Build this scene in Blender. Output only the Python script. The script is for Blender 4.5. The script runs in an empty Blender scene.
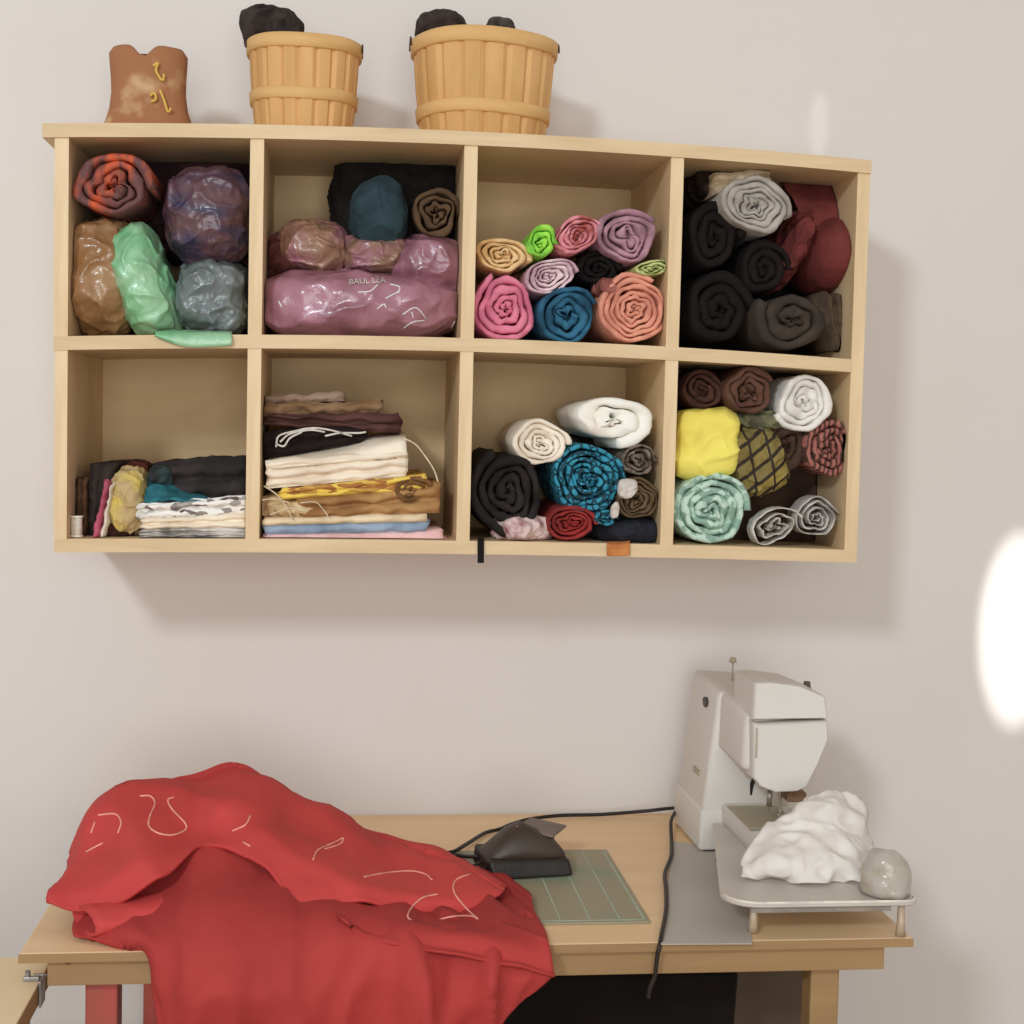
import bpy, bmesh, math, random
from math import sin, cos, pi, sqrt, atan2
from mathutils import Vector, noise, Matrix, Euler

scene = bpy.context.scene
COL = scene.collection
# ------------------------------------------------------------------ camera
FPX, CX, CY, CZ = 1459.26, 0.45065, -2.67169, 1.53799
YAW, PITCH, ROLL = 0.11454, 0.05612, 0.0229
ca, sa, cb, sb, cc, sc_ = cos(YAW), sin(YAW), cos(PITCH), sin(PITCH), cos(ROLL), sin(ROLL)
f0 = Vector((sa, ca, 0)); r0 = Vector((ca, -sa, 0)); up = Vector((0, 0, 1))
FW = cb*f0 - sb*up; u0 = cb*up + sb*f0
RT = cc*r0 + sc_*u0; UP = cc*u0 - sc_*r0
CAM = Vector((CX, CY, CZ))
cd = bpy.data.cameras.new('camera'); cam = bpy.data.objects.new('camera', cd); COL.objects.link(cam)
cd.sensor_width = 36; cd.lens = FPX/1024*36; cd.clip_start = 0.05
m = Matrix((RT, UP, -FW)).transposed().to_4x4(); m.translation = CAM
cam.matrix_world = m
scene.camera = cam

def ray(px, py): return FW + RT*((px-512)/FPX) - UP*((py-512)/FPX)
def P(px, py, Y):
    d = ray(px, py); t = (Y-CY)/d.y; return CAM + d*t
def PZ(px, py, z):
    d = ray(px, py); t = (z-CZ)/d.z; return CAM + d*t

# ------------------------------------------------------------------ materials
def lin(h):
    v = [int(h[i:i+2], 16)/255 for i in (0, 2, 4)]
    v = [x/12.92 if x <= .04045 else ((x+.055)/1.055)**2.4 for x in v]
    g = .3*v[0]+.59*v[1]+.11*v[2]
    return [g+(x-g)*.95 for x in v]
GAIN = 1.2
MC = {}
def mat(c, c2=None, kind='fabric', scale=30, rough=.85, bump=.25, gain=None, amount=.5, bscale=None, coat=0.0, mort=None, vec=(1,1,1), metal=0.0, alpha=1.0, gloss=None):
    key = (c, c2, kind, scale, rough, bump, gain, amount, bscale, coat, mort, vec, metal, alpha)
    if key in MC: return MC[key]
    g = gain if gain else GAIN
    def L(h): return tuple(min(.92, x*g) for x in lin(h)) + (1,)
    mt = bpy.data.materials.new(kind + '_' + c); mt.use_nodes = True
    nt = mt.node_tree; N = nt.nodes; K = nt.links
    b = N['Principled BSDF']; b.inputs['Roughness'].default_value = rough
    b.inputs['Metallic'].default_value = metal
    b.inputs['Specular IOR Level'].default_value = .25 if kind == 'fabric' else .5
    if coat: b.inputs['Coat Weight'].default_value = coat; b.inputs['Coat Roughness'].default_value = .15
    if alpha < 1: b.inputs['Transmission Weight'].default_value = 1-alpha
    tc = N.new('ShaderNodeTexCoord'); mp = N.new('ShaderNodeMapping'); mp.inputs['Scale'].default_value = vec
    K.new(tc.outputs['Object'], mp.inputs['Vector'])
    v = mp.outputs['Vector']
    if c2 is None: c2v = tuple(x*.74 for x in L(c)[:3]) + (1,)
    else: c2v = L(c2)
    if kind == 'wood':
        t = N.new('ShaderNodeTexNoise'); t.inputs['Scale'].default_value = scale; t.inputs['Detail'].default_value = 6
        t.inputs['Distortion'].default_value = .6
        K.new(v, t.inputs['Vector']); fac = t.outputs['Fac']
    elif kind in ('plaid', 'blocks'):
        t = N.new('ShaderNodeTexBrick'); t.inputs['Scale'].default_value = scale; t.offset = 0; t.inputs['Mortar Size'].default_value = .035
        t.inputs['Color1'].default_value = L(c); t.inputs['Color2'].default_value = c2v
        t.inputs['Mortar'].default_value = L(mort or '201510'); t.inputs['Bias'].default_value = 0
        rot = mp.inputs['Rotation']; rot.default_value = (pi/2, 0, .45 if kind == 'blocks' else 0)
        K.new(v, t.inputs['Vector']); K.new(t.outputs['Color'], b.inputs['Base Color']); fac = None
    elif kind == 'streak':
        t = N.new('ShaderNodeTexWave'); t.inputs['Scale'].default_value = scale; t.inputs['Distortion'].default_value = 9; t.inputs['Detail'].default_value = 3
        K.new(v, t.inputs['Vector']); fac = t.outputs['Fac']
    elif kind == 'cells':
        t = N.new('ShaderNodeTexVoronoi'); t.feature = 'DISTANCE_TO_EDGE'; t.inputs['Scale'].default_value = scale
        K.new(v, t.inputs['Vector']); fac = t.outputs['Distance']
    elif kind == 'voronoi':
        t = N.new('ShaderNodeTexVoronoi'); t.inputs['Scale'].default_value = scale
        K.new(v, t.inputs['Vector']); s = N.new('ShaderNodeSeparateColor'); K.new(t.outputs['Color'], s.inputs['Color']); fac = s.outputs['Red']
    else:
        t = N.new('ShaderNodeTexNoise'); t.inputs['Scale'].default_value = scale; t.inputs['Detail'].default_value = 3
        K.new(v, t.inputs['Vector']); fac = t.outputs['Fac']
    if fac is not None:
        r = N.new('ShaderNodeValToRGB'); e = r.color_ramp.elements
        w = .12 if kind in ('fabric', 'plastic', 'paint') else .02 if kind == 'cells' else .18
        e[0].position = amount-w; e[0].color = c2v; e[1].position = amount+w; e[1].color = L(c)
        K.new(fac, r.inputs['Fac']); K.new(r.outputs['Color'], b.inputs['Base Color'])
    if bump:
        n2 = N.new('ShaderNodeTexNoise'); n2.inputs['Scale'].default_value = bscale or scale*3; n2.inputs['Detail'].default_value = 4
        K.new(v, n2.inputs['Vector'])
        bp = N.new('ShaderNodeBump'); bp.inputs['Strength'].default_value = bump; bp.inputs['Distance'].default_value = .006
        K.new(n2.outputs['Fac'], bp.inputs['Height']); K.new(bp.outputs['Normal'], b.inputs['Normal'])
    MC[key] = mt
    return mt
def fab(c, c2=None, **k): return mat(c, c2, 'fabric', **k)
def pla(c, c2=None, **k):
    k.setdefault('gain', .98); k.setdefault('rough', .35); k.setdefault('coat', .35); k.setdefault('bump', .5); k.setdefault('bscale', 45)
    return mat(c, c2, 'plastic', **k)

# ------------------------------------------------------------------ object helpers
def tag(o, label=None, cat=None, group=None, kind=None):
    if label: o['label'] = label
    if cat: o['category'] = cat
    if group: o['group'] = group
    if kind: o['kind'] = kind
    return o
def empty(name, loc, label, cat, group=None):
    o = bpy.data.objects.new(name, None); COL.objects.link(o); o.location = loc; o.empty_display_size = .05
    return tag(o, label, cat, group)
def link(name, verts, faces, mt, parent=None, smooth=True, edges=()):
    """one mesh object from world-space vertices; origin at the base centre"""
    me = bpy.data.meshes.new(name)
    xs = [v[0] for v in verts]; ys = [v[1] for v in verts]; zs = [v[2] for v in verts]
    c = Vector(((min(xs)+max(xs))/2, (min(ys)+max(ys))/2, min(zs)))
    me.from_pydata([Vector(v)-c for v in verts], list(edges), faces)
    bm = bmesh.new(); bm.from_mesh(me); bmesh.ops.recalc_face_normals(bm, faces=bm.faces); bm.to_mesh(me); bm.free()
    if smooth:
        for p in me.polygons: p.use_smooth = True
    o = bpy.data.objects.new(name, me); COL.objects.link(o); me.materials.append(mt)
    if parent:
        o.parent = parent
        pw = parent.location.copy()
        q = parent.parent
        while q: pw += q.location; q = q.parent
        o.location = c - pw
    else: o.location = c
    return o
class MB:
    def __init__(s): s.v = []; s.f = []
    def add(s, v, f):
        n = len(s.v); s.v += [tuple(x) for x in v]; s.f += [tuple(i+n for i in q) for q in f]; return s
    def hexa(s, c8, bev=0, seg=2):
        """corners: bottom 4 (ccw) then top 4"""
        bm = bmesh.new(); vs = [bm.verts.new(c) for c in c8]
        for q in ((0,3,2,1),(4,5,6,7),(0,1,5,4),(1,2,6,5),(2,3,7,6),(3,0,4,7)): bm.faces.new([vs[i] for i in q])
        if bev: bmesh.ops.bevel(bm, geom=bm.edges[:], offset=bev, segments=seg, profile=.5, affect='EDGES')
        bm.verts.index_update()
        r = s.add([v.co[:] for v in bm.verts], [[v.index for v in f.verts] for f in bm.faces]); bm.free(); return r
    def box(s, x0, x1, y0, y1, z0, z1, bev=0, seg=2):
        return s.hexa([(x0,y0,z0),(x1,y0,z0),(x1,y1,z0),(x0,y1,z0),(x0,y0,z1),(x1,y0,z1),(x1,y1,z1),(x0,y1,z1)], bev, seg)
    def tube(s, pts, r, n=8):
        pts = [Vector(p) for p in pts]; V = []; Fc = []
        prev = None
        for i, p in enumerate(pts):
            t = (pts[min(i+1, len(pts)-1)]-pts[max(i-1, 0)]).normalized()
            a = prev if prev is not None else (Vector((0,0,1)) if abs(t.z) < .9 else Vector((1,0,0)))
            a = (a - t*a.dot(t)).normalized(); b = t.cross(a); prev = a
            rr = r[i] if isinstance(r, (list, tuple)) else r
            for k in range(n): V.append(p + (a*cos(2*pi*k/n)+b*sin(2*pi*k/n))*rr)
        for i in range(len(pts)-1):
            for k in range(n): Fc.append((i*n+k, i*n+(k+1)%n, (i+1)*n+(k+1)%n, (i+1)*n+k))
        Fc.append(tuple(range(n))[::-1]); Fc.append(tuple((len(pts)-1)*n+k for k in range(n)))
        return s.add(V, Fc)
    def build(s, name, mt, parent=None, smooth=False): return link(name, s.v, s.f, mt, parent, smooth)
def crom(p, t):
    """Catmull-Rom through list p at t in 0..len-1"""
    n = len(p); i = min(int(t), n-2); u = t-i
    a, b, c, d = p[max(i-1, 0)], p[i], p[i+1], p[min(i+2, n-1)]
    if i == 0: a = b*2-c
    if i == n-2: d = c*2-b
    return .5*((2*b)+(c-a)*u+(2*a-5*b+4*c-d)*u*u+(3*b-a-3*c+d)*u**3)
def smooth_path(pts, k=8):
    pts = [Vector(p) for p in pts]
    return [crom(pts, i/k) for i in range((len(pts)-1)*k+1)]

# ------------------------------------------------------------------ the room
wallm = mat('D1CAC5', 'CFC8C2', 'paint', scale=3, rough=.9, bump=.05, bscale=120, gain=1.145)
mb = MB(); mb.box(-3, 5, 0, .1, 0, 3.2); tag(mb.build('wall_back', wallm), kind='structure')
floorm = mat('A8937A', '8F7A60', 'wood', scale=4, rough=.6, bump=.1, vec=(1, 8, 1))
mb = MB(); mb.box(-3, 5, -5, 0, -.1, 0); tag(mb.build('floor', floorm), kind='structure')
mb = MB(); mb.box(-3, 5, -.015, 0, 0, .1, .003); tag(mb.build('baseboard_back', mat('CFC6B8', kind='paint', scale=5, bump=0)), kind='structure')

# ------------------------------------------------------------------ cubby shelf on the wall
D = .34; TH = .02128
XS = [0, .29587, .31715, .62992, .6512, .96337, .98465, 1.2745, 1.2958]
ZT, ZTi, ZM1, ZM2, ZB1, ZB = 2.0, 1.97872, 1.67524, 1.65396, 1.3558, 1.33452
def bow(x, z):
    """planks arch up in the middle, bent to follow the lens distortion"""
    u = (x-.645)/.645
    k = 1 if z > 1.66 else .35 + .65*max(0, (z-1.345)/.315)
    return k*(.0072-.0165*min(u*u, 1.3))
woodm = mat('CEB48C', 'C0A47A', 'wood', scale=9, rough=.55, bump=.06, vec=(.6, 1, 6))
woodv = mat('D6BC94', 'C8AB80', 'wood', scale=9, rough=.55, bump=.06, vec=(6, 1, .6))
woodb = mat('CBAE82', 'BD9E72', 'wood', scale=5, rough=.7, bump=.05, vec=(1, 1, 3))
def slab(x0, x1, y0, y1, z0, z1, nx=1, nz=1, r=.0015):
    """box bent by the lens-distortion bow"""
    V = []; Fc = []
    def ring(x, z): return (x, y0+r, z), (x, y0, z)
    xs = [x0+(x1-x0)*i/nx for i in range(nx+1)]; zs = [z0+(z1-z0)*i/nz for i in range(nz+1)]
    idx = {}
    for i, x in enumerate(xs):
        for j, z in enumerate(zs):
            for k, y in enumerate((y0, y1)):
                idx[i, j, k] = len(V); V.append((x, y, z+bow(x, z)))
    for i in range(nx):
        for j in range(nz):
            Fc.append((idx[i,j,0], idx[i+1,j,0], idx[i+1,j+1,0], idx[i,j+1,0]))
            Fc.append((idx[i,j,1], idx[i,j+1,1], idx[i+1,j+1,1], idx[i+1,j,1]))
    for i in range(nx):
        for j in (0, nz): Fc.append((idx[i,j,0], idx[i,j,1], idx[i+1,j,1], idx[i+1,j,0]))
    for j in range(nz):
        for i in (0, nx): Fc.append((idx[i,j,0], idx[i,j+1,0], idx[i,j+1,1], idx[i,j,1]))
    return V, Fc
shelf = empty('cubby_shelf', (.645, -D/2, ZB), 'wide pale wooden wall shelf of eight square cubbies', 'shelf')
def spart(name, a, mt): return link(name, *slab(*a), mt, shelf, smooth=False)
spart('top_panel', (-.018, 1.2958, -D-.004, 0, ZTi, ZT, 24, 1), woodm)
spart('bottom_panel', (0.003, 1.2958, -D-.001, 0, ZB, ZB1, 24, 1), woodm)
spart('middle_panel', (0, XS[7], -D-.002, -.006, ZM2, ZM1, 24, 1), woodm)
spart('side_panel', (0, TH, -D, 0, ZM1, ZTi, 1, 8), woodv)
spart('side_panel', (0.002, TH, -D, 0, ZB1, ZM2, 1, 8), woodv)
spart('side_panel', (XS[7], XS[8], -D, 0, ZB1, ZTi, 1, 8), woodv)
for a, b in ((1, 2), (3, 4), (5, 6)):
    spart('divider', (XS[a], XS[b], -D, -.006, ZM1, ZTi, 1, 4), woodv)
    spart('divider', (XS[a], XS[b], -D, -.006, ZB1, ZM2, 1, 4), woodv)
spart('back_panel', (TH, XS[7], -.006, 0, ZB1, ZTi, 24, 6), woodb)

CELLX = [(TH, XS[1]), (XS[2], XS[3]), (XS[4], XS[5]), (XS[6], XS[7])]
CELLZ = [(ZM1, ZTi), (ZB1, ZM2)]
def clampcell(V, cell, e=.0015):
    """soft goods flatten against the sides of their cubby"""
    if cell is None: return V
    (x0, x1), (z0, z1) = CELLX[cell[0]], CELLZ[cell[1]]
    out = []
    for x, y, z in V:
        x = min(max(x, x0+e), x1-e); b = bow(x, z0 if z < (z0+z1)/2 else z1)
        out.append((x, min(y, -.008), min(max(z, z0+bow(x, z0)+e), z1+bow(x, z1)-e)))
    return out
YF = -.325
# ------------------------------------------------------------------ soft-goods builders
def roll(name, cell, cx, cy, rx, ry, mt, label, cat, turns=3.5, seed=0, Yf=YF, Yb=-.075, thick=.72, wob=.12, rot=0, start=0, group=None, blocks=0, lump=.06, stag=.012, tail=None):
    """a bolt of cloth rolled up: a thick spiral ribbon run back into the shelf"""
    turns *= 1.55 if rx > 20 else 1.25
    R = random.Random(seed); ph = [R.uniform(0, 6.28) for _ in range(4)]
    C = P(cx, cy, Yf); s = (P(cx+1, cy, Yf)-C).length; W, H = rx*s*1.05, ry*s*1.05
    per = 40; n = int(turns*per); pitch = 1/(turns+.35); V = []; Fc = []
    cr, sr = cos(rot), sin(rot)
    def pt(th, r, y):
        q = noise.noise(Vector((cos(th)*1.1+seed*7, sin(th)*1.1, r*2.0)))
        k = 1 + lump*(sin(2*th+ph[0])*.5+sin(3*th+ph[1])*.7+sin(5*th+ph[2])*.4)
        r2 = r*k + wob*q*(1.1-r)*1.1 + .05*noise.noise(Vector((th*1.9, r*3+seed, y*9))) + .03*noise.noise(Vector((th*5, r*5+seed, y*14)))
        x, z = r2*cos(th+start)*W, r2*sin(th+start)*H
        return (C.x+x*cr-z*sr, y, C.z+x*sr+z*cr)
    for i in range(n+1):
        th = i/per*2*pi; ro = 1-pitch*i/per; ri = ro-pitch*thick*(1+.25*noise.noise(Vector((th*.8, seed*3.1, 0))))
        ri = max(ri, .02); rm = (ro+ri)/2
        y0 = Yf + stag*noise.noise(Vector((th*.9, seed*1.7, 5)))+.004
        if blocks: y0 += .010*(1 if sin(th*blocks*(ro+.3)) > .2 else 0)
        e = min(.005, (ro-ri)*W*.4)
        yb = Yb if i < per*1.2 else min(Yb, Yf+.07)
        y1 = y0+e; ym = (y1+yb)/2
        V += [pt(th, ro, yb), pt(th, ro, ym), pt(th, ro, y1), pt(th, rm+(ro-rm)*.65, y0+e*.25), pt(th, rm, y0), pt(th, rm+(ri-rm)*.65, y0+e*.25), pt(th, ri, y1), pt(th, ri, yb)]
    for i in range(n):
        for k in range(7): Fc.append((i*8+k, (i+1)*8+k, (i+1)*8+k+1, i*8+k+1))
    Fc.append(tuple(range(8))); Fc.append(tuple(n*8+k for k in range(8)))
    o = link(name, clampcell(V, cell), Fc, mt)
    return tag(o, label, cat, group)

ICO = {}
def ico(n):
    if n not in ICO:
        bm = bmesh.new(); bmesh.ops.create_icosphere(bm, subdivisions=n+1, radius=1)
        bm.verts.index_update(); ICO[n] = ([v.co.copy() for v in bm.verts], [tuple(v.index for v in f.verts) for f in bm.faces]); bm.free()
    return ICO[n]
def blob(name, cell, box, mt, label, cat, Yf=YF, Yb=-.05, seed=0, amp=.10, freq=3.0, ex=.75, tilt=0, parent=None, group=None, wrk=.007, sub=5, neck=None, bend=0):
    """a lumpy soft bundle or bag"""
    x0, x1, y0, y1 = box; Ym = Yf*.72+Yb*.28
    A = P((x0+x1)/2, (y0+y1)/2, Ym); s = (P((x0+x1)/2+1, (y0+y1)/2, Ym)-A).length
    W, H, Dp = (x1-x0)/2*s, (y1-y0)/2*s, (Yb-Yf)/2; yc = (Yf+Yb)/2
    V = []; ct, st = cos(tilt), sin(tilt); pw = 2/ex
    iv, Fc = ico(sub)
    for u in iv:
        d = u/((abs(u.x)**pw+abs(u.y)**pw+abs(u.z)**pw)**(1/pw))
        q = Vector((d.x*W, d.y*Dp, d.z*H))
        wl = freq*6.5
        o = Vector((seed*5.3, seed*1.1, 0))
        n1 = noise.fractal(q*wl+o, 1.0, 2.0, 3)
        wq = q + .012*noise.noise_vector(q*25+o)
        r1 = (1-abs(noise.noise(wq*wl*1.6+Vector((0, seed*3.7, 9))))*1.6)
        r2 = (1-abs(noise.noise(wq*wl*3.6+Vector((seed*2.1, 4, 2))))*1.8)
        k = 1+amp*n1*.7
        dm = wrk*(max(0, r1)**3*1.0 + max(0, r2)**3*.28 - .45)
        if neck: k *= neck(d)
        dd = Vector((d.x*W, d.y*Dp, d.z*H)); dd = dd.normalized()*dm
        x, z = d.x*W*k+dd.x, d.z*H*k+dd.z; x += bend*W*(1-d.z*d.z); yy = d.y*Dp*k+dd.y
        V.append((A.x+x*ct-z*st, yc+yy, A.z+x*st+z*ct))
    o = link(name, clampcell(V, cell), Fc, mt, parent)
    if parent is None: tag(o, label, cat, group)
    return o

def folded(name, cell, q, mt, label, cat, layers=2, Yf=YF, Yb=-.07, seed=0, wav=.003, parent=None, group=None, upright=False, groove=.006, stag=.004, nx=36):
    """folded cloth. q = (xl, xr, top-left y, top-right y, bottom-left y, bottom-right y) seen at the front"""
    xl, xr, tl, tr, bl, br = q
    if upright:   # same numbers with the roles of x and y exchanged: (ytop, ybot, xl_top, xl_bot, xr_top, xr_bot)
        c = [P(tl, xl, Yf), P(tr, xr, Yf), P(bl, xl, Yf), P(br, xr, Yf)]
    else: c = [P(xl, tl, Yf), P(xr, tr, Yf), P(xl, bl, Yf), P(xr, br, Yf)]
    TL, TR, BL, BR = c
    prof = []   # (fraction bottom..top, depth offset)
    per = 8
    R = random.Random(seed); offs = [R.uniform(-stag, stag) for _ in range(layers)]
    hgt = (TL-BL).length
    for l in range(layers):
        for k in range(per+1):
            t = k/per; a = pi*t
            lh = 1/layers
            prof.append(((l+.06+.88*t)*lh, offs[l]+groove*(1-sin(a)**.6)))
    prof += [(1, .02), (1, .5), (1, 1.0)]; m0 = len(prof)
    prof += [(.5, 1.0), (0, 1.0), (0, .5), (0, .02)]
    n = len(prof); V = []; Fc = []
    for i in range(nx+1):
        u = i/nx; e = min(u, 1-u)*nx
        for j, (t, dy) in enumerate(prof):
            b = BL.lerp(BR, u); tp = TL.lerp(TR, u)
            cap = .012*(1-min(1, e/2.0))**2 + 0
            p = b.lerp(tp, t)
            if dy >= .02: y = Yf+.006 + (Yb-Yf-.006)*((dy-.02)/.98)
            else: y = Yf+.006+dy-.006+cap*.4
            li = int(min(t*layers, layers-.001))
            w = noise.noise(Vector((u*5+seed*3, li*2.3+seed, 0)))
            w2 = noise.noise(Vector((u*11+seed*3, t*layers*1.4, dy*3)))
            off = wav*(w+.5*w2)
            endo = .008*noise.noise(Vector((t*layers*1.0+.5, seed*2.0, u)))*(1 if e < 1 else 0)
            if upright: p = p + Vector((off, 0, endo))
            else: p = p + Vector((endo, 0, off if 0 < t else 0))
            V.append((p.x, y+wav*w2*.8, p.z))
    for i in range(nx):
        for j in range(n): Fc.append((i*n+j, i*n+(j+1) % n, (i+1)*n+(j+1) % n, (i+1)*n+j))
    # ends: fan to a centre
    for i in (0, nx):
        ctr = Vector((0, 0, 0))
        for j in range(n): ctr += Vector(V[i*n+j])
        ctr /= n; V.append(tuple(ctr)); k = len(V)-1
        for j in range(n): Fc.append((i*n+j, i*n+(j+1) % n, k))
    o = link(name, clampcell(V, cell), Fc, mt, parent)
    if parent is None: tag(o, label, cat, group)
    return o

def sheet(name, cell, rows, mt, label=None, cat=None, thick=.004, k=6, seed=0, amp=.004, freq=12, parent=None, group=None):
    """cloth lofted through rows of world points"""
    rows = [[Vector(p) for p in r] for r in rows]
    nr, ncol = (len(rows)-1)*k+1, (len(rows[0])-1)*k+1
    fine = [[crom(r, i/k) for i in range(ncol)] for r in rows]
    G = [[crom([fr[i] for fr in fine], j/k) for i in range(ncol)] for j in range(nr)]
    V = []; Fc = []
    nrm = []
    for j in range(nr):
        for i in range(ncol):
            a = G[j][min(i+1, ncol-1)]-G[j][max(i-1, 0)]; b = G[min(j+1, nr-1)][i]-G[max(j-1, 0)][i]
            q = a.cross(b); q = q.normalized() if q.length > 1e-9 else Vector((0, -1, 0))
            if q.y > 0: q = -q
            nrm.append(q)
            d = amp(G[j][i], i/(ncol-1), j/(nr-1)) if callable(amp) else amp*noise.fractal(G[j][i]*freq+Vector((seed, 0, 0)), 1, 2, 3)
            V.append(G[j][i]+q*d)
    n = len(V)
    V += [V[i]-nrm[i]*thick for i in range(n)]
    for j in range(nr-1):
        for i in range(ncol-1):
            a = (j*ncol+i, j*ncol+i+1, (j+1)*ncol+i+1, (j+1)*ncol+i)
            Fc.append(a); Fc.append(tuple(x+n for x in a[::-1]))
    rim = [i for i in range(ncol)] + [j*ncol+ncol-1 for j in range(1, nr)] + [(nr-1)*ncol+i for i in range(ncol-2, -1, -1)] + [j*ncol for j in range(nr-2, 0, -1)]
    for a, b in zip(rim, rim[1:]+rim[:1]): Fc.append((a, b, b+n, a+n))
    o = link(name, clampcell([tuple(v) for v in V], cell), Fc, mt, parent)
    if parent is None: tag(o, label, cat, group)
    return o

# ================================================================== on top of the shelf
def topz(x): return ZT+bow(x, ZT)+.0005
def lathe_basket(cxl, cxr, ytop, bxl, bxr, Yc, label, group, seed, hoopf):
    A, B = P(cxl, ytop, Yc), P(cxr, ytop, Yc); rt = (B-A).length/2-.005; c = (A+B)/2
    a2, b2 = P(bxl, ytop+90, Yc), P(bxr, ytop+90, Yc); zb = topz(c.x); zt = c.z
    cbx = (a2.x+b2.x)/2; rbv = (b2-a2).length/2-.004; zv = (a2.z+b2.z)/2
    rb = rt+(rbv-rt)*(zt-zb)/(zt-zv); base = Vector((c.x, Yc, zb)); h = zt-zb
    root = empty('bushel_basket', base, label, 'basket', group)
    ns, per = 19, 6; V = []; Fc = []; R = random.Random(seed); jit = [R.uniform(-.0012, .0012) for _ in range(ns)]
    lev = [0, .12, .3, .5, .7, .85, .97]
    def rad(t): return rb+(rt-rb)*t+.002*sin(pi*t)
    for inner in (0, 1):
        for t in lev:
            for s in range(ns):
                for k in range(per):
                    a = 2*pi*(s+k/(per-1)*.98+.01)/ns
                    r = rad(t)+jit[s]-.0035*(1 if k in (0, per-1) else 0)*(1-inner)-.005*inner
                    V.append((base.x+r*cos(a), base.y+r*sin(a), zb+t*h))
    n = ns*per; L = len(lev)
    for inner in (0, 1):
        o = inner*L*n
        for j in range(L-1):
            for i in range(n):
                q = (o+j*n+i, o+j*n+(i+1) % n, o+(j+1)*n+(i+1) % n, o+(j+1)*n+i); Fc.append(q if not inner else q[::-1])
    for i in range(n): Fc.append(((L-1)*n+i, (L-1)*n+(i+1) % n, (2*L-1)*n+(i+1) % n, (2*L-1)*n+i))
    Fc.append(tuple(range(n))[::-1]); Fc.append(tuple(L*n+i for i in range(n)))
    link('staves', V, Fc, mat('D0A166', 'B98A4E', 'wood', scale=7, rough=.7, bump=.1, vec=(2, 2, .5), amount=.5), root, smooth=False)
    def hoop(name, t0, t1, d):
        V = []; Fc = []; N = 64
        for i in range(N):
            a = 2*pi*i/N; w = .0015*sin(3*a+seed)
            for (t, e) in ((t0, d*.3), (t0+.01, d), (t1-.01, d), (t1, d*.3), (t1, -.007), (t0, -.007)):
                r = rad(t)+e; V.append((base.x+r*cos(a), base.y+r*sin(a), zb+t*h+w))
        for i in range(N):
            for k in range(6): Fc.append((i*6+k, i*6+(k+1) % 6, ((i+1) % N)*6+(k+1) % 6, ((i+1) % N)*6+k))
        link(name, V, Fc, mat('D4AA70', 'C39656', 'wood', scale=6, rough=.7, bump=.08, vec=(.6, .6, 3)), root)
    hoop('rim', .86, 1.0, .0045); hoop('hoop', hoopf, hoopf+.12, .0035)
    wire = mat('4A3A2A', kind='metal', metal=.6, rough=.5, bump=0)
    for sx in (-1, 1):
        p = [Vector((base.x+sx*(rt+.004), base.y+dy*.02, zt-.012+dz)) for dy, dz in ((-1, 0), (-.8, .012), (0, .018), (.8, .012), (1, 0))]
        MB().tube(smooth_path(p, 4), .0016, 6).build('wire_handle', wire, root, True)
    return base, rt, zt
b1 = lathe_basket(246, 363, 46, 256, 357, -.19, 'smaller slatted wooden bushel basket on top of the shelf', 'bushel baskets on the shelf', 3, .36)
b2 = lathe_basket(410, 558, 45, 420, 549, -.19, 'larger slatted wooden bushel basket on top of the shelf', 'bushel baskets on the shelf', 8, .24)
blackf = fab('2A2320', '1A1412', scale=25, gain=1.0)
blob('dark_cloth', None, (241, 300, 3, 50), fab('3A302C', '1E1714', scale=40), 'crumpled black cloth bulging out of the smaller basket', 'cloth', Yf=-.235, Yb=-.12, seed=4, amp=.25, ex=.8, wrk=.004)
blob('dark_cloth', None, (418, 466, 10, 42), fab('3A302C', '2A1D18', scale=50), 'dark brown cloth peeping over the larger basket left rim', 'cloth', Yf=-.25, Yb=-.12, seed=9, amp=.25, wrk=.003)
blob('dark_cloth', None, (487, 515, 17, 40), fab('4A4440', '2A2522', scale=50), 'small dark grey cloth tip above the larger basket rim', 'cloth', Yf=-.24, Yb=-.16, seed=11, amp=.2, wrk=.003)
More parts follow.
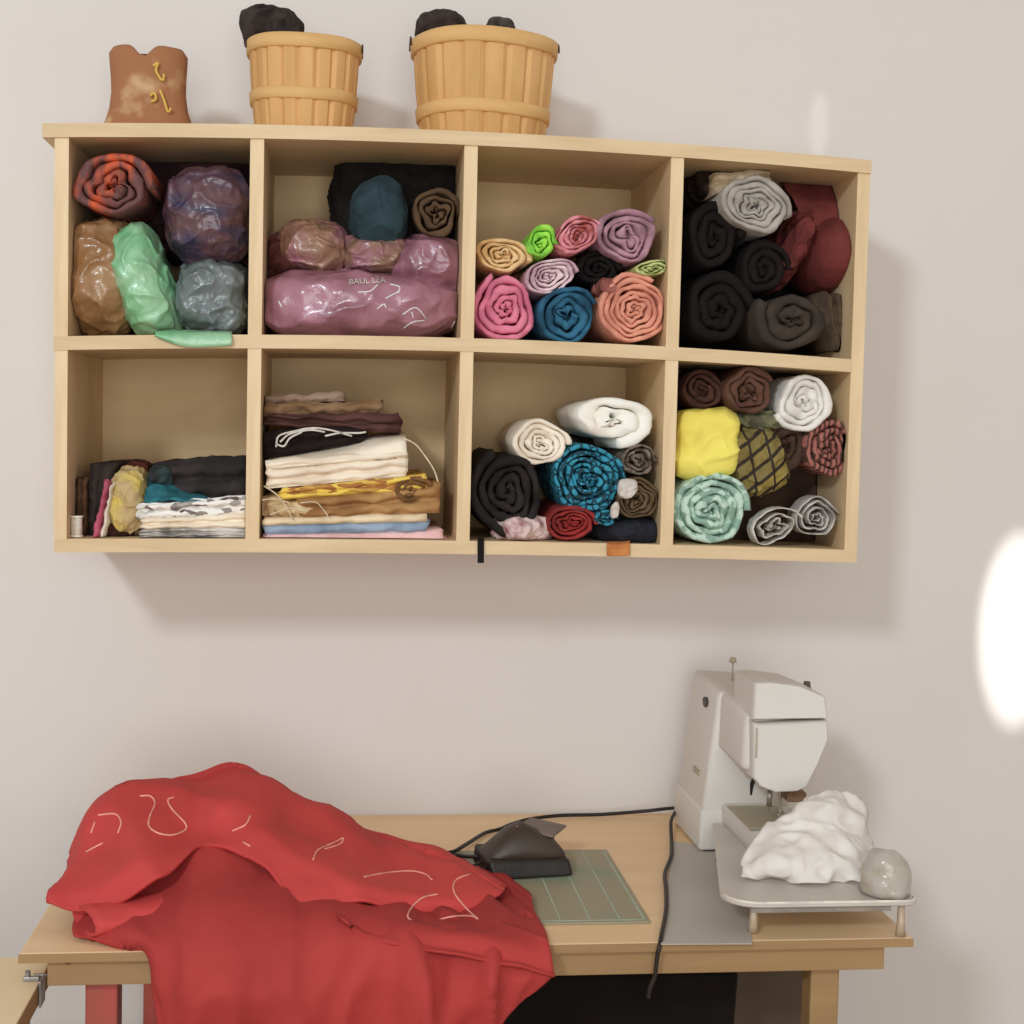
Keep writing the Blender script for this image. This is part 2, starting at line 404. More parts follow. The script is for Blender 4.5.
# little bodice form
def bodice():
    Yc = -.2; A = P(148, 124, Yc); s = (P(149, 124, Yc)-A).length; zb = topz(A.x); zt = P(148, 49, Yc).z
    root = empty('dress_form', (A.x, Yc, zb), 'small brown patterned sleeveless bodice form standing left of the baskets', 'dress form')
    prof = [(0, 50, 0), (.10, 47, 0), (.2, 43, 0), (.34, 39, 0), (.52, 37, 0), (.68, 37.5, 0), (.82, 38.5, 0), (.92, 39, 0), (.985, 35, -1), (1.0, 30, -1)]
    V = []; Fc = []; N = 56
    for t, w, _ in prof:
        for i in range(N):
            a = 2*pi*i/N; cx_ = cos(a); k = 1
            W = w*s; Dp = w*s*.62
            x = W*math.copysign(abs(cx_)**.8, cx_); y = Dp*math.copysign(abs(sin(a))**.8, sin(a)); z = zb+(zt-zb)*t
            if t > .8: # neck scoop between the shoulders
                z -= .020*math.exp(-((x/s+2)/9)**2)*((t-.8)/.2)
            z += .002*noise.noise(Vector((x*40, y*40, t*3)))
            V.append((A.x+x+(1-t)*.002, Yc+y, z))
    n = len(prof)
    for j in range(n-1):
        for i in range(N): Fc.append((j*N+i, j*N+(i+1) % N, (j+1)*N+(i+1) % N, (j+1)*N+i))
    Fc.append(tuple(range(N))[::-1])
    V2 = [V[(n-1)*N+i] for i in range(N)]
    k = len(V); V += [(x*.96+A.x*.04, Yc+(y-Yc)*.9, z-.012) for x, y, z in V2]
    for i in range(N): Fc.append(((n-1)*N+i, (n-1)*N+(i+1) % N, k+(i+1) % N, k+i))
    Fc.append(tuple(k+i for i in range(N)))
    bod = link('bodice', V, Fc, fab('976441', 'C8A97E', scale=16, amount=.34, bump=.2), root)
    for pts in (((153, 66), (158, 63), (156, 70), (160, 78), (163, 80), (164, 74)), ((150, 96), (154, 93), (156, 99), (151, 102)), ((160, 90), (164, 100), (168, 112), (171, 108))):
        MB().tube(smooth_path([P(a, b, Yc-.043) for a, b in pts], 4), .0022, 6).build('yellow_trim', fab('D8B050', scale=30), bod, True)
bodice()

# ================================================================== upper row, first cubby: bags of yarn
G = 'bags stuffed in the upper left cubby'
roll('yarn_bag', (0, 0), 112, 186, 42, 36, mat('64403E', 'C8552F', 'fabric', scale=26, rough=.6, bump=.4, amount=.43, vec=(1.8, .3, .6)), 'round bundle of orange and brown yarn at the cubby top left corner', 'yarn', turns=2.2, seed=21, wob=.3, thick=.85, group=G, Yb=-.15)
blob('plastic_bag', (0, 0), (66, 138, 196, 338), pla('A9825A', '95693F', scale=18, rough=.3), 'tall tan plastic bag of cloth standing left of the green bag', 'bag', Yf=-.32, Yb=-.08, seed=2, amp=.12, freq=2.0, ex=.65, neck=lambda d: 1-.28*max(0, d.z)**1.5, group=G)
grn = pla('9CCBA0', '6FB57F', scale=18, amount=.48)
gb = empty('plastic_bag', P(155, 336, -.3), 'green plastic bag slumping out over the shelf edge', 'bag', G)
blob('bag_body', (0, 0), (120, 178, 219, 344), grn, None, None, Yf=-.335, Yb=-.15, seed=5, amp=.10, freq=2.0, ex=.78, tilt=.30, bend=-.30, parent=gb)
rows = []
for Yv, dy in ((-.30, -4), (-.335, -5), (-.350, 0), (-.352, 6), (-.350, 9)):
    rows.append([(lambda p: Vector((p.x, p.y, max(p.z, ZM1+bow(p.x, ZM1)+.0035))) if Yv > -.344 else p)(P(x, min(y0+dy*ks, 348), Yv)) for x, y0, ks in ((155, 333, .4), (172, 335, .9), (190, 337, 1.15), (208, 337, 1.1), (222, 337, 1.05), (232, 337, .9))])
sheet('bag_end', None, rows, grn, thick=.002, amp=.0006, freq=60, parent=gb, k=5)
blob('yarn_bag', (0, 0), (164, 250, 166, 264), mat('5E3F44', '2C2D4C', 'plastic', scale=14, rough=.35, bump=.5, coat=.3, amount=.46, vec=(1, 1, 2.2)), 'dark purple and navy bundle in clear wrap at cubby upper right', 'yarn', Yf=-.325, Yb=-.15, seed=7, amp=.12, freq=2.2, group=G)
blob('plastic_bag', (0, 0), (177, 246, 256, 337), pla('7C8486', '626B6A', scale=20, rough=.25, bump=.7), 'grey shiny plastic bag below the purple bundle', 'bag', Yf=-.32, Yb=-.08, seed=8, amp=.14, freq=2.8, ex=.6, group=G)
blob('cloth_bundle', (0, 0), (130, 262, 140, 262), fab('3C2224', '251315', scale=20), 'dark maroon bundle added for the shaded cubby back behind the yarn', 'cloth', Yf=-.14, Yb=-.012, seed=12, amp=.1, ex=.6, group=G)  # dark bundle put in for the shade at the cubby back

# ------------------------------------------------------------------ upper row, second cubby
G = 'bags and rolls in the second upper cubby'
mauve = pla('AD7787', '8A5562', scale=14, rough=.3, amount=.45, bump=.6, bscale=35)
pb = empty('plastic_bag', P(360, 337, -.3), 'long mauve plastic bag filling the cubby bottom', 'bag', G)
body = blob('bag_body', (1, 0), (256, 466, 269, 341), mauve, None, None, Yf=-.335, Yb=-.10, seed=31, amp=.16, freq=1.3, ex=.74, wrk=.008, tilt=.03, parent=pb)
# faded print on the bag
def print_text(txt, px, py, Y, size, mt, parent, tiltz=0):
    cu = bpy.data.curves.new('print', 'FONT'); cu.body = txt; cu.size = size; cu.extrude = .0006; cu.align_x = 'LEFT'
    o = bpy.data.objects.new('tmp', cu); COL.objects.link(o)
    bpy.context.view_layer.update()
    me = bpy.data.meshes.new_from_object(o.evaluated_get(bpy.context.evaluated_depsgraph_get()))
    bpy.data.objects.remove(o)
    V = [v.co.copy() for v in me.vertices]; Fc = [tuple(p.vertices) for p in me.polygons]
    p = P(px, py, Y); rotm = Euler((pi/2, 0, 0)).to_matrix(); rz = Matrix.Rotation(tiltz, 3, 'Y')
    return [p+rz@(rotm@v) for v in V], Fc
grey_print = fab('D2CBC0', scale=30, bump=0)
def on_body(pts, ob, lift=.001):
    """drop points back onto the front of a bag along +Y"""
    bpy.context.view_layer.update(); out = []
    mi = ob.matrix_world.inverted()
    for p in pts:
        h, loc, nn, i = ob.ray_cast(mi@Vector((p.x, -1.0, p.z)), Vector((0, 1, 0)))
        out.append(Vector((p.x, (ob.matrix_world@loc).y-lift-(p.y+.335) if h else p.y, p.z)))
    return out
V, Fc = print_text('BAUL LEA', 349, 284, -.335, .0135, grey_print, pb, -.10)
Vp = on_body(V, body, .003)
link('bag_print', Vp, Fc, grey_print, body, smooth=False)
for pts in (((358, 292), (370, 291), (378, 284)), ((390, 283), (400, 286), (398, 292)), ((386, 298), (395, 293), (400, 291)), ((377, 309), (384, 304), (386, 308)),
            ((403, 314), (416, 307), (428, 318)), ((404, 327), (414, 321), (426, 319)), ((455, 325), (458, 318)), ((278, 300), (281, 306)), ((412, 311), (414, 317))):
    MB().tube(on_body(smooth_path([P(a, b, -.335) for a, b in pts], 5), body, .0), .0012, 5).build('crease_glint', mat('EDE6DF', kind='plastic', rough=.2, bump=0, scale=10), body, True)  # pale tubes paint the glints along the bag folds
blob('plastic_bag', (1, 0), (382, 472, 234, 298), pla('A26C7C', '80505C', scale=16, rough=.3), 'smaller mauve plastic bag behind the long one at right', 'bag', Yf=-.29, Yb=-.08, seed=33, amp=.12, freq=1.6, ex=.85, group=G)
blob('plastic_bag', (1, 0), (278, 348, 219, 276), pla('9A735C', 'AD7080', scale=22, rough=.35, amount=.42), 'tan and pink plastic bag at left on the long mauve bag', 'bag', Yf=-.28, Yb=-.07, seed=35, amp=.16, freq=2.6, group=G)
blob('plastic_bag', (1, 0), (340, 413, 234, 276), pla('94705A', 'A6707E', scale=22, rough=.35, amount=.45), 'tan and pink plastic bag under the teal bundle', 'bag', Yf=-.285, Yb=-.1, seed=37, amp=.14, freq=2.6, group=G)
blob('cloth_bundle', (1, 0), (263, 312, 232, 286), fab('6C3A34', '4E2824', scale=22), 'dark red cloth bundle low at the cubby left side', 'cloth', Yf=-.24, Yb=-.05, seed=38, amp=.12, group=G)
blob('yarn_bundle', (1, 0), (349, 409, 174, 246), fab('2F454C', '25373E', scale=18, gain=1.1), 'dark teal round bundle in front of the black cloth', 'yarn', Yf=-.30, Yb=-.18, seed=39, amp=.06, freq=1.6, ex=.95, group=G)
roll('fabric_roll', (1, 0), 437, 213, 25, 27, fab('5F4832', '4B3725', scale=25), 'brown rolled cloth right of the teal bundle', 'fabric roll', turns=2.2, seed=40, Yf=-.27, Yb=-.18, group=G, thick=.7, wob=.3)
blob('cloth_bundle', (1, 0), (332, 478, 150, 268), fab('2A2420', '1E1916', scale=22, gain=.7), 'black cloth mass stuffed behind the teal bundle', 'cloth', Yf=-.17, Yb=-.012, seed=41, amp=.06, ex=.5, group=G)

# ------------------------------------------------------------------ upper row, third cubby: fabric rolls
G = 'fabric rolls in the third upper cubby'
c3 = (2, 0)
roll('fabric_roll', c3, 506, 308, 33, 35, fab('D4788F', 'B85E78', scale=30), 'big pink fabric roll at the bottom left of its cubby', 'fabric roll', 2.8, 51, thick=.86, wob=.22, group=G, start=2)
roll('fabric_roll', c3, 568, 316, 32, 29, fab('2C6480', '1C4258', scale=30), 'teal blue fabric roll at the bottom between pink and peach', 'fabric roll', 2.6, 52, thick=.84, wob=.3, group=G, start=.5)
roll('fabric_roll', c3, 635, 309, 35, 35, fab('D6937A', 'B97560', scale=30), 'peach fabric roll at the bottom right of its cubby', 'fabric roll', 4.2, 53, thick=.8, wob=.14, lump=.05, group=G, start=1)
roll('fabric_roll', c3, 551, 276, 28, 17, fab('D9BFC4', 'A98590', scale=30), 'flat white and lilac fabric roll resting on pink and teal rolls', 'fabric roll', 3.2, 54, thick=.72, wob=.2, rot=.22, group=G, Yf=-.318)
roll('fabric_roll', c3, 503, 255, 28, 18, fab('D9B784', 'B98F58', scale=30), 'cream tan fabric roll lying on top of the big pink roll', 'fabric roll', 2.8, 55, thick=.78, wob=.25, rot=-.15, group=G)
roll('fabric_roll', c3, 542, 243, 17, 18, fab('9BDB45', '5FA52C', scale=40), 'small lime green fabric roll', 'fabric roll', 2.2, 56, thick=.84, wob=.35, lump=.12, group=G)
roll('fabric_roll', c3, 578, 235, 25, 18, fab('D58A94', '9A4A42', scale=35), 'pink and rust red fabric roll right of the lime one', 'fabric roll', 3.0, 57, thick=.74, wob=.2, rot=.45, group=G)
roll('fabric_roll', c3, 629, 236, 32, 28, fab('AC8190', '84606A', scale=30), 'mauve fabric roll at the top right of the pile', 'fabric roll', 2.8, 58, thick=.82, wob=.3, group=G, start=.6)
roll('fabric_roll', c3, 654, 268, 20, 9, fab('BFC482', '8C9455', scale=40), 'thin pale green cloth fold squeezed above the peach roll', 'fabric roll', 2.2, 59, thick=.7, wob=.3, rot=.15, group=G)
roll('fabric_roll', c3, 599, 268, 24, 19, fab('1C1412', '120C0A', scale=30, gain=.8), 'dark gap in the middle of the pile, filled by a black roll', 'fabric roll', 2.0, 60, Yf=-.29, thick=.9, group=G)  # black roll stands in for the dark gap in the pile
blob('cloth_bundle', c3, (596, 622, 279, 296), fab('9A5A50', '7A443C', scale=40), 'small rusty brown cloth scrap between teal and peach rolls', 'cloth', Yf=-.325, Yb=-.2, seed=61, amp=.2, group=G)

# ------------------------------------------------------------------ upper row, fourth cubby: dark rolls
G = 'rolls in the upper right cubby'
c4 = (3, 0); dk = dict(gain=.9)
roll('fabric_roll', c4, 757, 205, 36, 28, fab('A8A097', '8E867D', scale=25), 'light grey white fabric roll near the cubby top', 'fabric roll', 3.2, 71, thick=.86, wob=.25, group=G, rot=-.25)
folded('folded_cloth', c4, (714, 772, 173, 168, 194, 184), fab('B8A58F', '8E7658', scale=30), 'beige folded cloth lying above the light grey roll', 'folded cloth', 2, Yf=-.30, Yb=-.08, seed=72, group=G, wav=.005)
blob('fabric_roll', c4, (801, 862, 216, 292), fab('6E302B', '5E2622', scale=20), 'dark red rounded fabric bundle against the right side', 'fabric roll', Yf=-.325, Yb=-.05, seed=73, amp=.03, freq=1.5, ex=1.0, wrk=.003, group=G)
blob('cloth_bundle', c4, (775, 805, 207, 292), fab('6A2C28', '552320', scale=25), 'narrow dark red cloth fold left of the red bundle', 'cloth', Yf=-.30, Yb=-.08, seed=74, amp=.1, tilt=-.42, ex=.8, group=G)
rows = [[P(x, y, Yv) for x, y in r] for Yv, r in ((-.20, ((780, 174), (805, 174), (830, 175), (853, 176))), (-.22, ((786, 188), (808, 188), (828, 190), (850, 190))), (-.25, ((797, 205), (812, 206), (828, 207), (845, 206))), (-.26, ((802, 225), (815, 226), (828, 226), (842, 222))))]
sheet('hanging_cloth', c4, rows, fab('6A2D28', '58241F', scale=25), 'dark red cloth hanging down in the cubby top right corner', 'cloth', thick=.004, amp=.004, freq=18, group=G)
roll('fabric_roll', c4, 793, 319, 40, 30, fab('4B3F36', '3A302A', scale=25, gain=.85), 'dark grey brown fabric roll at the bottom right', 'fabric roll', 1.8, 75, thick=.92, wob=.2, group=G, start=2.5)
folded('folded_cloth', c4, (293, 350, 826, 838, 843, 846), fab('54432F', '43352a', scale=25), 'brown cloth standing upright beside the dark grey roll', 'folded cloth', 2, Yf=-.29, Yb=-.05, seed=76, upright=True, group=G)
for i, (x, y, rx, ry, lab) in enumerate(((720, 309, 36, 38, 'black fabric roll at the bottom left corner, largest dark one'), (716, 236, 30, 36, 'black fabric roll at left below the beige fold'), (765, 268, 26, 30, 'black fabric roll in the middle under the light grey roll'))):
    roll('fabric_roll', c4, x, y, rx, ry, fab('241815', '170E0C', scale=25, gain=.5), lab, 'fabric roll', 2.0, 77+i, Yf=-.30, thick=.93, group=G, stag=.004)
blob('cloth_bundle', c4, (676, 850, 160, 362), fab('241815', '170E0C', scale=25, gain=.5), 'black cloth added to darken the back behind the black rolls', 'cloth', Yf=-.072, Yb=-.012, seed=83, amp=.05, ex=.4, group=G)  # dark backing added so no pale wood shows between the rolls
blob('cloth_bundle', c4, (690, 722, 170, 204), fab('2E1F18', '1E1410', scale=25), 'small dark brown cloth lump in the cubby top left corner', 'cloth', Yf=-.27, Yb=-.05, seed=81, amp=.2, group=G)
blob('cloth_bundle', c4, (788, 820, 184, 222), fab('4A2F18', '3A2412', scale=25), 'dark brown cloth lump between grey roll and hanging red cloth', 'cloth', Yf=-.21, Yb=-.05, seed=82, amp=.15, group=G)

# ------------------------------------------------------------------ lower row, first cubby: folded cloth and small things
G = 'cloth in the lower left cubby'
c1 = (0, 1)
folded('folded_cloth', c1, (139, 249, 529, 528, 541, 540), fab('C9C2BA', '6E6862', scale=22), 'grey and white folded cloth at the bottom of the right pile', 'folded cloth', 3, seed=91, group=G, wav=.003)
folded('folded_cloth', c1, (140, 249, 519, 514, 529, 528), fab('E5D5BF', 'D2BFA6', scale=22), 'cream folded cloth second from the bottom of the right pile', 'folded cloth', 2, seed=92, group=G, wav=.003)
folded('folded_cloth', c1, (135, 247, 504, 496, 519, 514), mat('E2DDD6', '5A4744', 'voronoi', scale=75, rough=.8, bump=.2, amount=.22, vec=(1, 1, 2)), 'white cloth with a dark print folded on the right pile', 'folded cloth', 2, seed=93, group=G, wav=.005, groove=.008)
rows = [[P(x, y, Yv) for x, y in r] for Yv, r in ((-.24, ((146, 476), (156, 468), (168, 474), (190, 488), (205, 494))), (-.28, ((146, 488), (158, 482), (170, 488), (190, 496), (207, 498))), (-.322, ((144, 499), (160, 498), (172, 498), (190, 501), (208, 500))))]
sheet('crumpled_cloth', c1, rows, fab('2E7480', '1E5660', scale=40), 'teal cloth crumpled on the white printed cloth', 'cloth', thick=.005, amp=.006, freq=25, group=G)
folded('folded_cloth', c1, (150, 246, 463, 457, 501, 495), fab('2A2624', '45393A', scale=14, amount=.42, gain=1.0), 'black bulky folded cloth on top of the right pile', 'folded cloth', 2, Yf=-.27, Yb=-.05, seed=94, group=G, wav=.006, groove=.012)
blob('crumpled_cloth', c1, (150, 172, 464, 488), fab('35484A', '28282A', scale=30), 'small dark green grey cloth knot beside the black cloth', 'cloth', Yf=-.29, Yb=-.2, seed=95, amp=.25, group=G)
folded('folded_cloth', c1, (463, 538, 90, 88, 116, 100), fab('3A302C', '2B2220', scale=30, gain=1.0), 'black cloth standing upright behind the pink one', 'folded cloth', 2, Yf=-.28, Yb=-.06, seed=96, upright=True, group=G)
folded('folded_cloth', c1, (478, 540, 71, 70, 88, 86), fab('6A4C34', '4A3424', scale=30), 'brown cloth standing upright at the left side', 'folded cloth', 3, Yf=-.27, Yb=-.06, seed=97, upright=True, group=G)
folded('folded_cloth', c1, (482, 540, 104, 91, 109, 97), fab('B5556A', '933F54', scale=30), 'narrow raspberry pink cloth leaning upright', 'folded cloth', 1, Yf=-.322, Yb=-.08, seed=98, upright=True, group=G)
folded('folded_cloth', c1, (484, 540, 110, 99, 114, 104), fab('D9CDBE', 'B8AA98', scale=30), 'thin white cloth leaning upright next to the pink one', 'folded cloth', 1, Yf=-.32, Yb=-.08, seed=99, upright=True, group=G)
ob = blob('rolled_cloth', c1, (109, 147, 468, 536), mat('B39A6C', 'C7AF3E', 'fabric', scale=20, amount=.42, bump=.3), 'tan and yellow stuffed pouch leaning between pink and white cloth', 'pouch', Yf=-.322, Yb=-.2, seed=100, amp=.08, tilt=-.06, group=G)
blob('crumpled_cloth', c1, (104, 142, 517, 542), fab('3A1C18', '2A1412', scale=30), 'dark red brown cloth lying under the tan pouch', 'cloth', Yf=-.30, Yb=-.06, seed=101, amp=.12, ex=.6, group=G)
blob('crumpled_cloth', c1, (118, 148, 461, 480), fab('5E2E22', '3A2018', scale=30), 'rust brown cloth behind the top of the tan pouch', 'cloth', Yf=-.2, Yb=-.08, seed=102, amp=.2, group=G)
q = MB(); a = P(75, 540, -.318); r_ = .0105; zs = P(75, 516, -.318).z; zb_ = ZB1+bow(a.x, ZB1)+.001
sp = empty('thread_spool', (a.x, -.305, zb_), 'small white thread spool at the bottom left corner', 'spool')
q.tube([(a.x, -.305, zb_+.002), (a.x, -.305, zs-.003)], r_*.85, 16); q.build('thread', fab('D9CEC0', 'C4B8A8', scale=80), sp, True)
for zz in (zb_+.0012, zs-.0015):
    MB().tube([(a.x, -.305, zz-.0012), (a.x, -.305, zz+.0012)], r_, 18).build('flange', mat('E6DCCC', kind='plastic', scale=20, bump=0), sp)

# ------------------------------------------------------------------ lower row, second cubby: the folded stack
G = 'folded cloths stacked in the second lower cubby'
s2 = (1, 1)
folded('folded_cloth', s2, (263, 444, 535, 531, 543, 546), fab('E0B4B0', 'CFA09C', scale=22), 'pink folded cloth at the very bottom of the stack', 'folded cloth', 1, seed=111, group=G, wav=.003)
folded('folded_cloth', s2, (264, 428, 525, 521, 535, 532), fab('8E9DB2', '6E7E96', scale=22), 'blue folded cloth lying on the pink one', 'folded cloth', 1, seed=112, group=G, wav=.003)
folded('folded_cloth', s2, (262, 427, 518, 513, 526, 522), fab('DCC6A4', 'C4AC88', scale=22), 'cream folded cloth lying on the blue one', 'folded cloth', 1, seed=113, group=G, wav=.003)
folded('folded_cloth', s2, (298, 440, 500, 484, 518, 513), fab('AC824F', '8C6238', scale=18), 'caramel brown folded cloth under the yellow plaid', 'folded cloth', 2, seed=114, group=G, wav=.006, groove=.01)
roll('folded_cloth', s2, 412, 490, 20, 13, fab('7A5430', '543A22', scale=30), 'brown rolled cloth end at the right under the plaid', 'fabric roll', 2.2, 115, Yf=-.333, rot=.2, group=G)
blob('crumpled_cloth', s2, (258, 326, 494, 519), fab('CFB68C', 'B0946A', scale=30), 'beige crumpled cloth with loose threads at the stack left side', 'cloth', Yf=-.322, Yb=-.1, seed=116, amp=.2, ex=.7, group=G)
folded('folded_cloth', s2, (280, 427, 488, 475, 500, 489), mat('DDBE48', 'A0662C', 'voronoi', scale=70, rough=.8, bump=.2, amount=.5, vec=(.7, 1, 2.2)), 'yellow and brown plaid folded cloth under the white one', 'folded cloth', 2, seed=117, group=G, wav=.003)
folded('folded_cloth', s2, (266, 408, 460, 448, 489, 476), fab('E4D6C2', 'D5C3AC', scale=14), 'thick white folded cloth in the middle of the stack', 'folded cloth', 3, seed=118, group=G, wav=.004, groove=.007)
rows = [[P(x, y, Yv) for x, y in r] for Yv, r in ((-.20, ((268, 456), (310, 448), (345, 440), (372, 434), (403, 431))), (-.27, ((268, 458), (310, 452), (345, 446), (366, 440), (405, 434))), (-.318, ((270, 462), (312, 458), (350, 453), (368, 448), (406, 440))), (-.328, ((271, 468), (313, 464), (352, 460), (370, 458), (407, 455))))]
sheet('top_fold', s2, rows, fab('E4D6C2', 'D5C3AC', scale=14), 'white cloth flap laid over the thick white fold', 'folded cloth', thick=.004, amp=.002, freq=20, group=G)
folded('folded_cloth', s2, (262, 366, 431, 424, 459, 442), fab('241714', '1A0F0D', scale=20, gain=.9), 'black folded cloth holding white cords', 'folded cloth', 2, Yf=-.29, seed=119, group=G, wav=.004)
q = MB()
for pts in (((276, 447), (279, 436), (295, 431), (312, 428), (330, 430), (352, 436)), ((280, 442), (290, 434), (310, 430), (325, 432)), ((276, 444), (284, 446), (290, 438), (302, 432)), ((325, 436), (340, 433), (358, 433), (366, 432))):
    q.tube(smooth_path([P(a, b, -.300) for a, b in pts], 6), .0016, 6)
tag(q.build('drawstring', fab('D6CDC4', scale=60), smooth=True), 'white drawstring loops lying on the black folded cloth', 'string')
folded('folded_cloth', s2, (263, 401, 416, 412, 425, 433), fab('593832', '462A26', scale=18), 'dark maroon folded cloth above the white cords', 'folded cloth', 2, Yf=-.29, seed=120, group=G, wav=.006, groove=.01)
folded('folded_cloth', s2, (263, 383, 402, 400, 416, 412), fab('86684A', '745638', scale=30), 'light brown fleecy folded cloth on top of the stack', 'folded cloth', 1, Yf=-.28, seed=121, group=G, wav=.008, groove=.012)
folded('folded_cloth', s2, (264, 345, 395, 392, 403, 401), fab('99806F', '8A6F5E', scale=30), 'thin taupe cloth lying topmost on the stack', 'folded cloth', 1, Yf=-.26, seed=122, group=G, wav=.005)
q = MB(); q.tube(smooth_path([P(a, b, -.332) for a, b in ((403, 438), (415, 444), (425, 456), (434, 470), (438, 482))], 6), .0012, 6)
tag(q.build('loose_thread', fab('D9C6A6', scale=60), smooth=True), 'long cream thread curving down the right of the stack', 'thread')
q = MB()
for pts in (((264, 486), (276, 494), (285, 505), (293, 520)), ((300, 503), (315, 502), (322, 508), (328, 516)), ((270, 515), (290, 508), (308, 512)), ((262, 500), (275, 499), (290, 503))):
    q.tube(smooth_path([P(a, b, -.336) for a, b in pts], 6), .001, 6)
tag(q.build('loose_thread', fab('D9C6A6', scale=60), smooth=True), 'tangle of cream threads over the beige cloth at the stack left', 'thread')

# ------------------------------------------------------------------ lower row, third cubby
G = 'fabric rolls in the third lower cubby'
l3 = (2, 1)
roll('fabric_roll', l3, 509, 493, 38, 45, fab('332B29', '1C1614', scale=20, gain=.75), 'large black fabric roll filling the cubby left side', 'fabric roll', 2.6, 131, thick=.84, wob=.15, group=G, start=2, lump=.05)
roll('fabric_roll', l3, 541, 444, 29, 24, fab('E4D8C8', 'CDBEAA', scale=22), 'small white fabric roll on top of the black roll', 'fabric roll', 3, 132, thick=.92, wob=.2, group=G)
roll('fabric_roll', l3, 612, 420, 44, 27, fab('E8E0D6', 'DCD0C1', scale=9, amount=.4), 'large white fabric roll on top of the teal roll', 'fabric roll', 1.5, 133, thick=.94, wob=.3, rot=-.1, start=5.0, group=G, lump=.05)
roll('fabric_roll', l3, 589, 480, 36, 35, mat('2587A0', '103A46', 'cells', scale=62, rough=.8, bump=.3, amount=.11), 'teal knitted fabric roll with blocky spiral in the centre', 'fabric roll', 3.6, 134, thick=.74, wob=.15, group=G, blocks=7)
roll('fabric_roll', l3, 607, 519, 13, 9, mat('2587A0', '103A46', 'cells', scale=62, rough=.8, bump=.3, amount=.11), 'small teal cloth end below the teal knitted roll', 'fabric roll', 2, 135, thick=.8, wob=.2, group=G, Yf=-.33)
roll('fabric_roll', l3, 640, 461, 19, 16, fab('7C6E62', '54483E', scale=60), 'small grey brown fabric roll at the right', 'fabric roll', 3, 136, thick=.7, wob=.3, group=G, blocks=5)
roll('fabric_roll', l3, 639, 500, 21, 22, fab('665038', '4E3C28', scale=40), 'brown fabric roll below the grey brown one', 'fabric roll', 3.4, 137, thick=.7, wob=.25, group=G)
roll('fabric_roll', l3, 571, 524, 27, 18, fab('932C28', '6E201E', scale=30), 'red fabric roll at the cubby bottom', 'fabric roll', 2.8, 138, thick=.76, wob=.3, group=G)
blob('crumpled_cloth', l3, (494, 550, 515, 543), mat('CDB3AE', '7E4A4C', 'fabric', scale=45, amount=.45, bump=.3), 'white and pink printed cloth crumpled at the cubby bottom', 'cloth', Yf=-.335, Yb=-.2, seed=139, amp=.25, freq=2.5, group=G)
blob('cloth_bundle', l3, (586, 660, 514, 545), fab('23252E', '1A1B22', scale=22, gain=1.0), 'dark navy cloth bundle at the bottom right corner', 'cloth', Yf=-.325, Yb=-.05, seed=140, amp=.08, ex=.6, group=G)
blob('cloth_scrap', l3, (618, 638, 478, 500), fab('D8D0C8', 'B8AEA4', scale=40), 'small white scrap poking out right of the teal roll', 'cloth', Yf=-.338, Yb=-.31, seed=141, amp=.35, freq=3, sub=4, wrk=.003, group=G)
blob('cloth_scrap', l3, (611, 620, 503, 520), fab('D8D0C8', 'B8AEA4', scale=40), 'tiny white scrap below the teal roll near navy cloth', 'cloth', Yf=-.34, Yb=-.325, seed=142, amp=.35, freq=3, sub=4, wrk=.003, group=G)
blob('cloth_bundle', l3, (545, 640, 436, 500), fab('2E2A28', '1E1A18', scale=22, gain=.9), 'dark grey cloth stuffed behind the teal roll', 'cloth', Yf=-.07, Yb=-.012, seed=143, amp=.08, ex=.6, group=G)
# strap and tag hanging over the shelf bottom edge
rows = [[P(477.5, y, Yv), P(480.5, y, Yv-.0006), P(484, y, Yv)] for y, Yv in ((538, -.325), (540, -.344), (548, -.346), (556, -.346), (563, -.345))]
sheet('black_strap', None, rows, fab('1C1614', scale=40, gain=.8), 'short black strap hanging over the shelf bottom edge', 'strap', thick=.0025, amp=0)
rows = [[P(607, y, Yv), P(618, y, Yv-.0008), P(630, y-1, Yv)] for y, Yv in ((541, -.322), (544, -.345), (550, -.347), (556, -.347))]
sheet('paper_tag', None, rows, fab('C07A3E', 'A86430', scale=40), 'small orange brown tag folded over the shelf bottom edge', 'tag', thick=.0012, amp=0)

# ------------------------------------------------------------------ lower row, fourth cubby
G = 'fabric rolls in the lower right cubby'
l4 = (3, 1)
roll('fabric_roll', l4, 712, 510, 40, 36, mat('B4CBBB', '7E9C8C', 'voronoi', scale=95, rough=.8, bump=.2, amount=.5), 'mint green patterned fabric roll at the bottom left', 'fabric roll', 3.1, 151, thick=.88, wob=.12, group=G, Yb=-.2, lump=.04)
blob('fabric_roll', l4, (674, 738, 409, 477), fab('E8D55C', 'D2BC46', scale=10, amount=.4), 'bright yellow fabric roll above the mint roll', 'fabric roll', Yf=-.325, Yb=-.2, seed=152, amp=.09, freq=1.2, ex=.42, wrk=.008, group=G)
roll('fabric_roll', l4, 806, 402, 30, 28, fab('D9D4CD', 'BDB7AF', scale=16, amount=.4), 'white fabric roll in the top right corner', 'fabric roll', 2.8, 153, thick=.9, wob=.3, group=G, Yb=-.2, start=3.6)
roll('fabric_roll', l4, 751, 392, 25, 25, fab('5E3F30', '4C3024', scale=25), 'dark brown fabric roll left of the white roll', 'fabric roll', 2.4, 154, thick=.84, wob=.35, group=G, Yb=-.2, rot=.5)
roll('fabric_roll', l4, 704, 391, 22, 20, fab('4A2C22', '381F18', scale=25), 'dark brown fabric roll above the yellow roll', 'fabric roll', 2.4, 155, thick=.84, wob=.3, group=G, Yb=-.2, Yf=-.29)
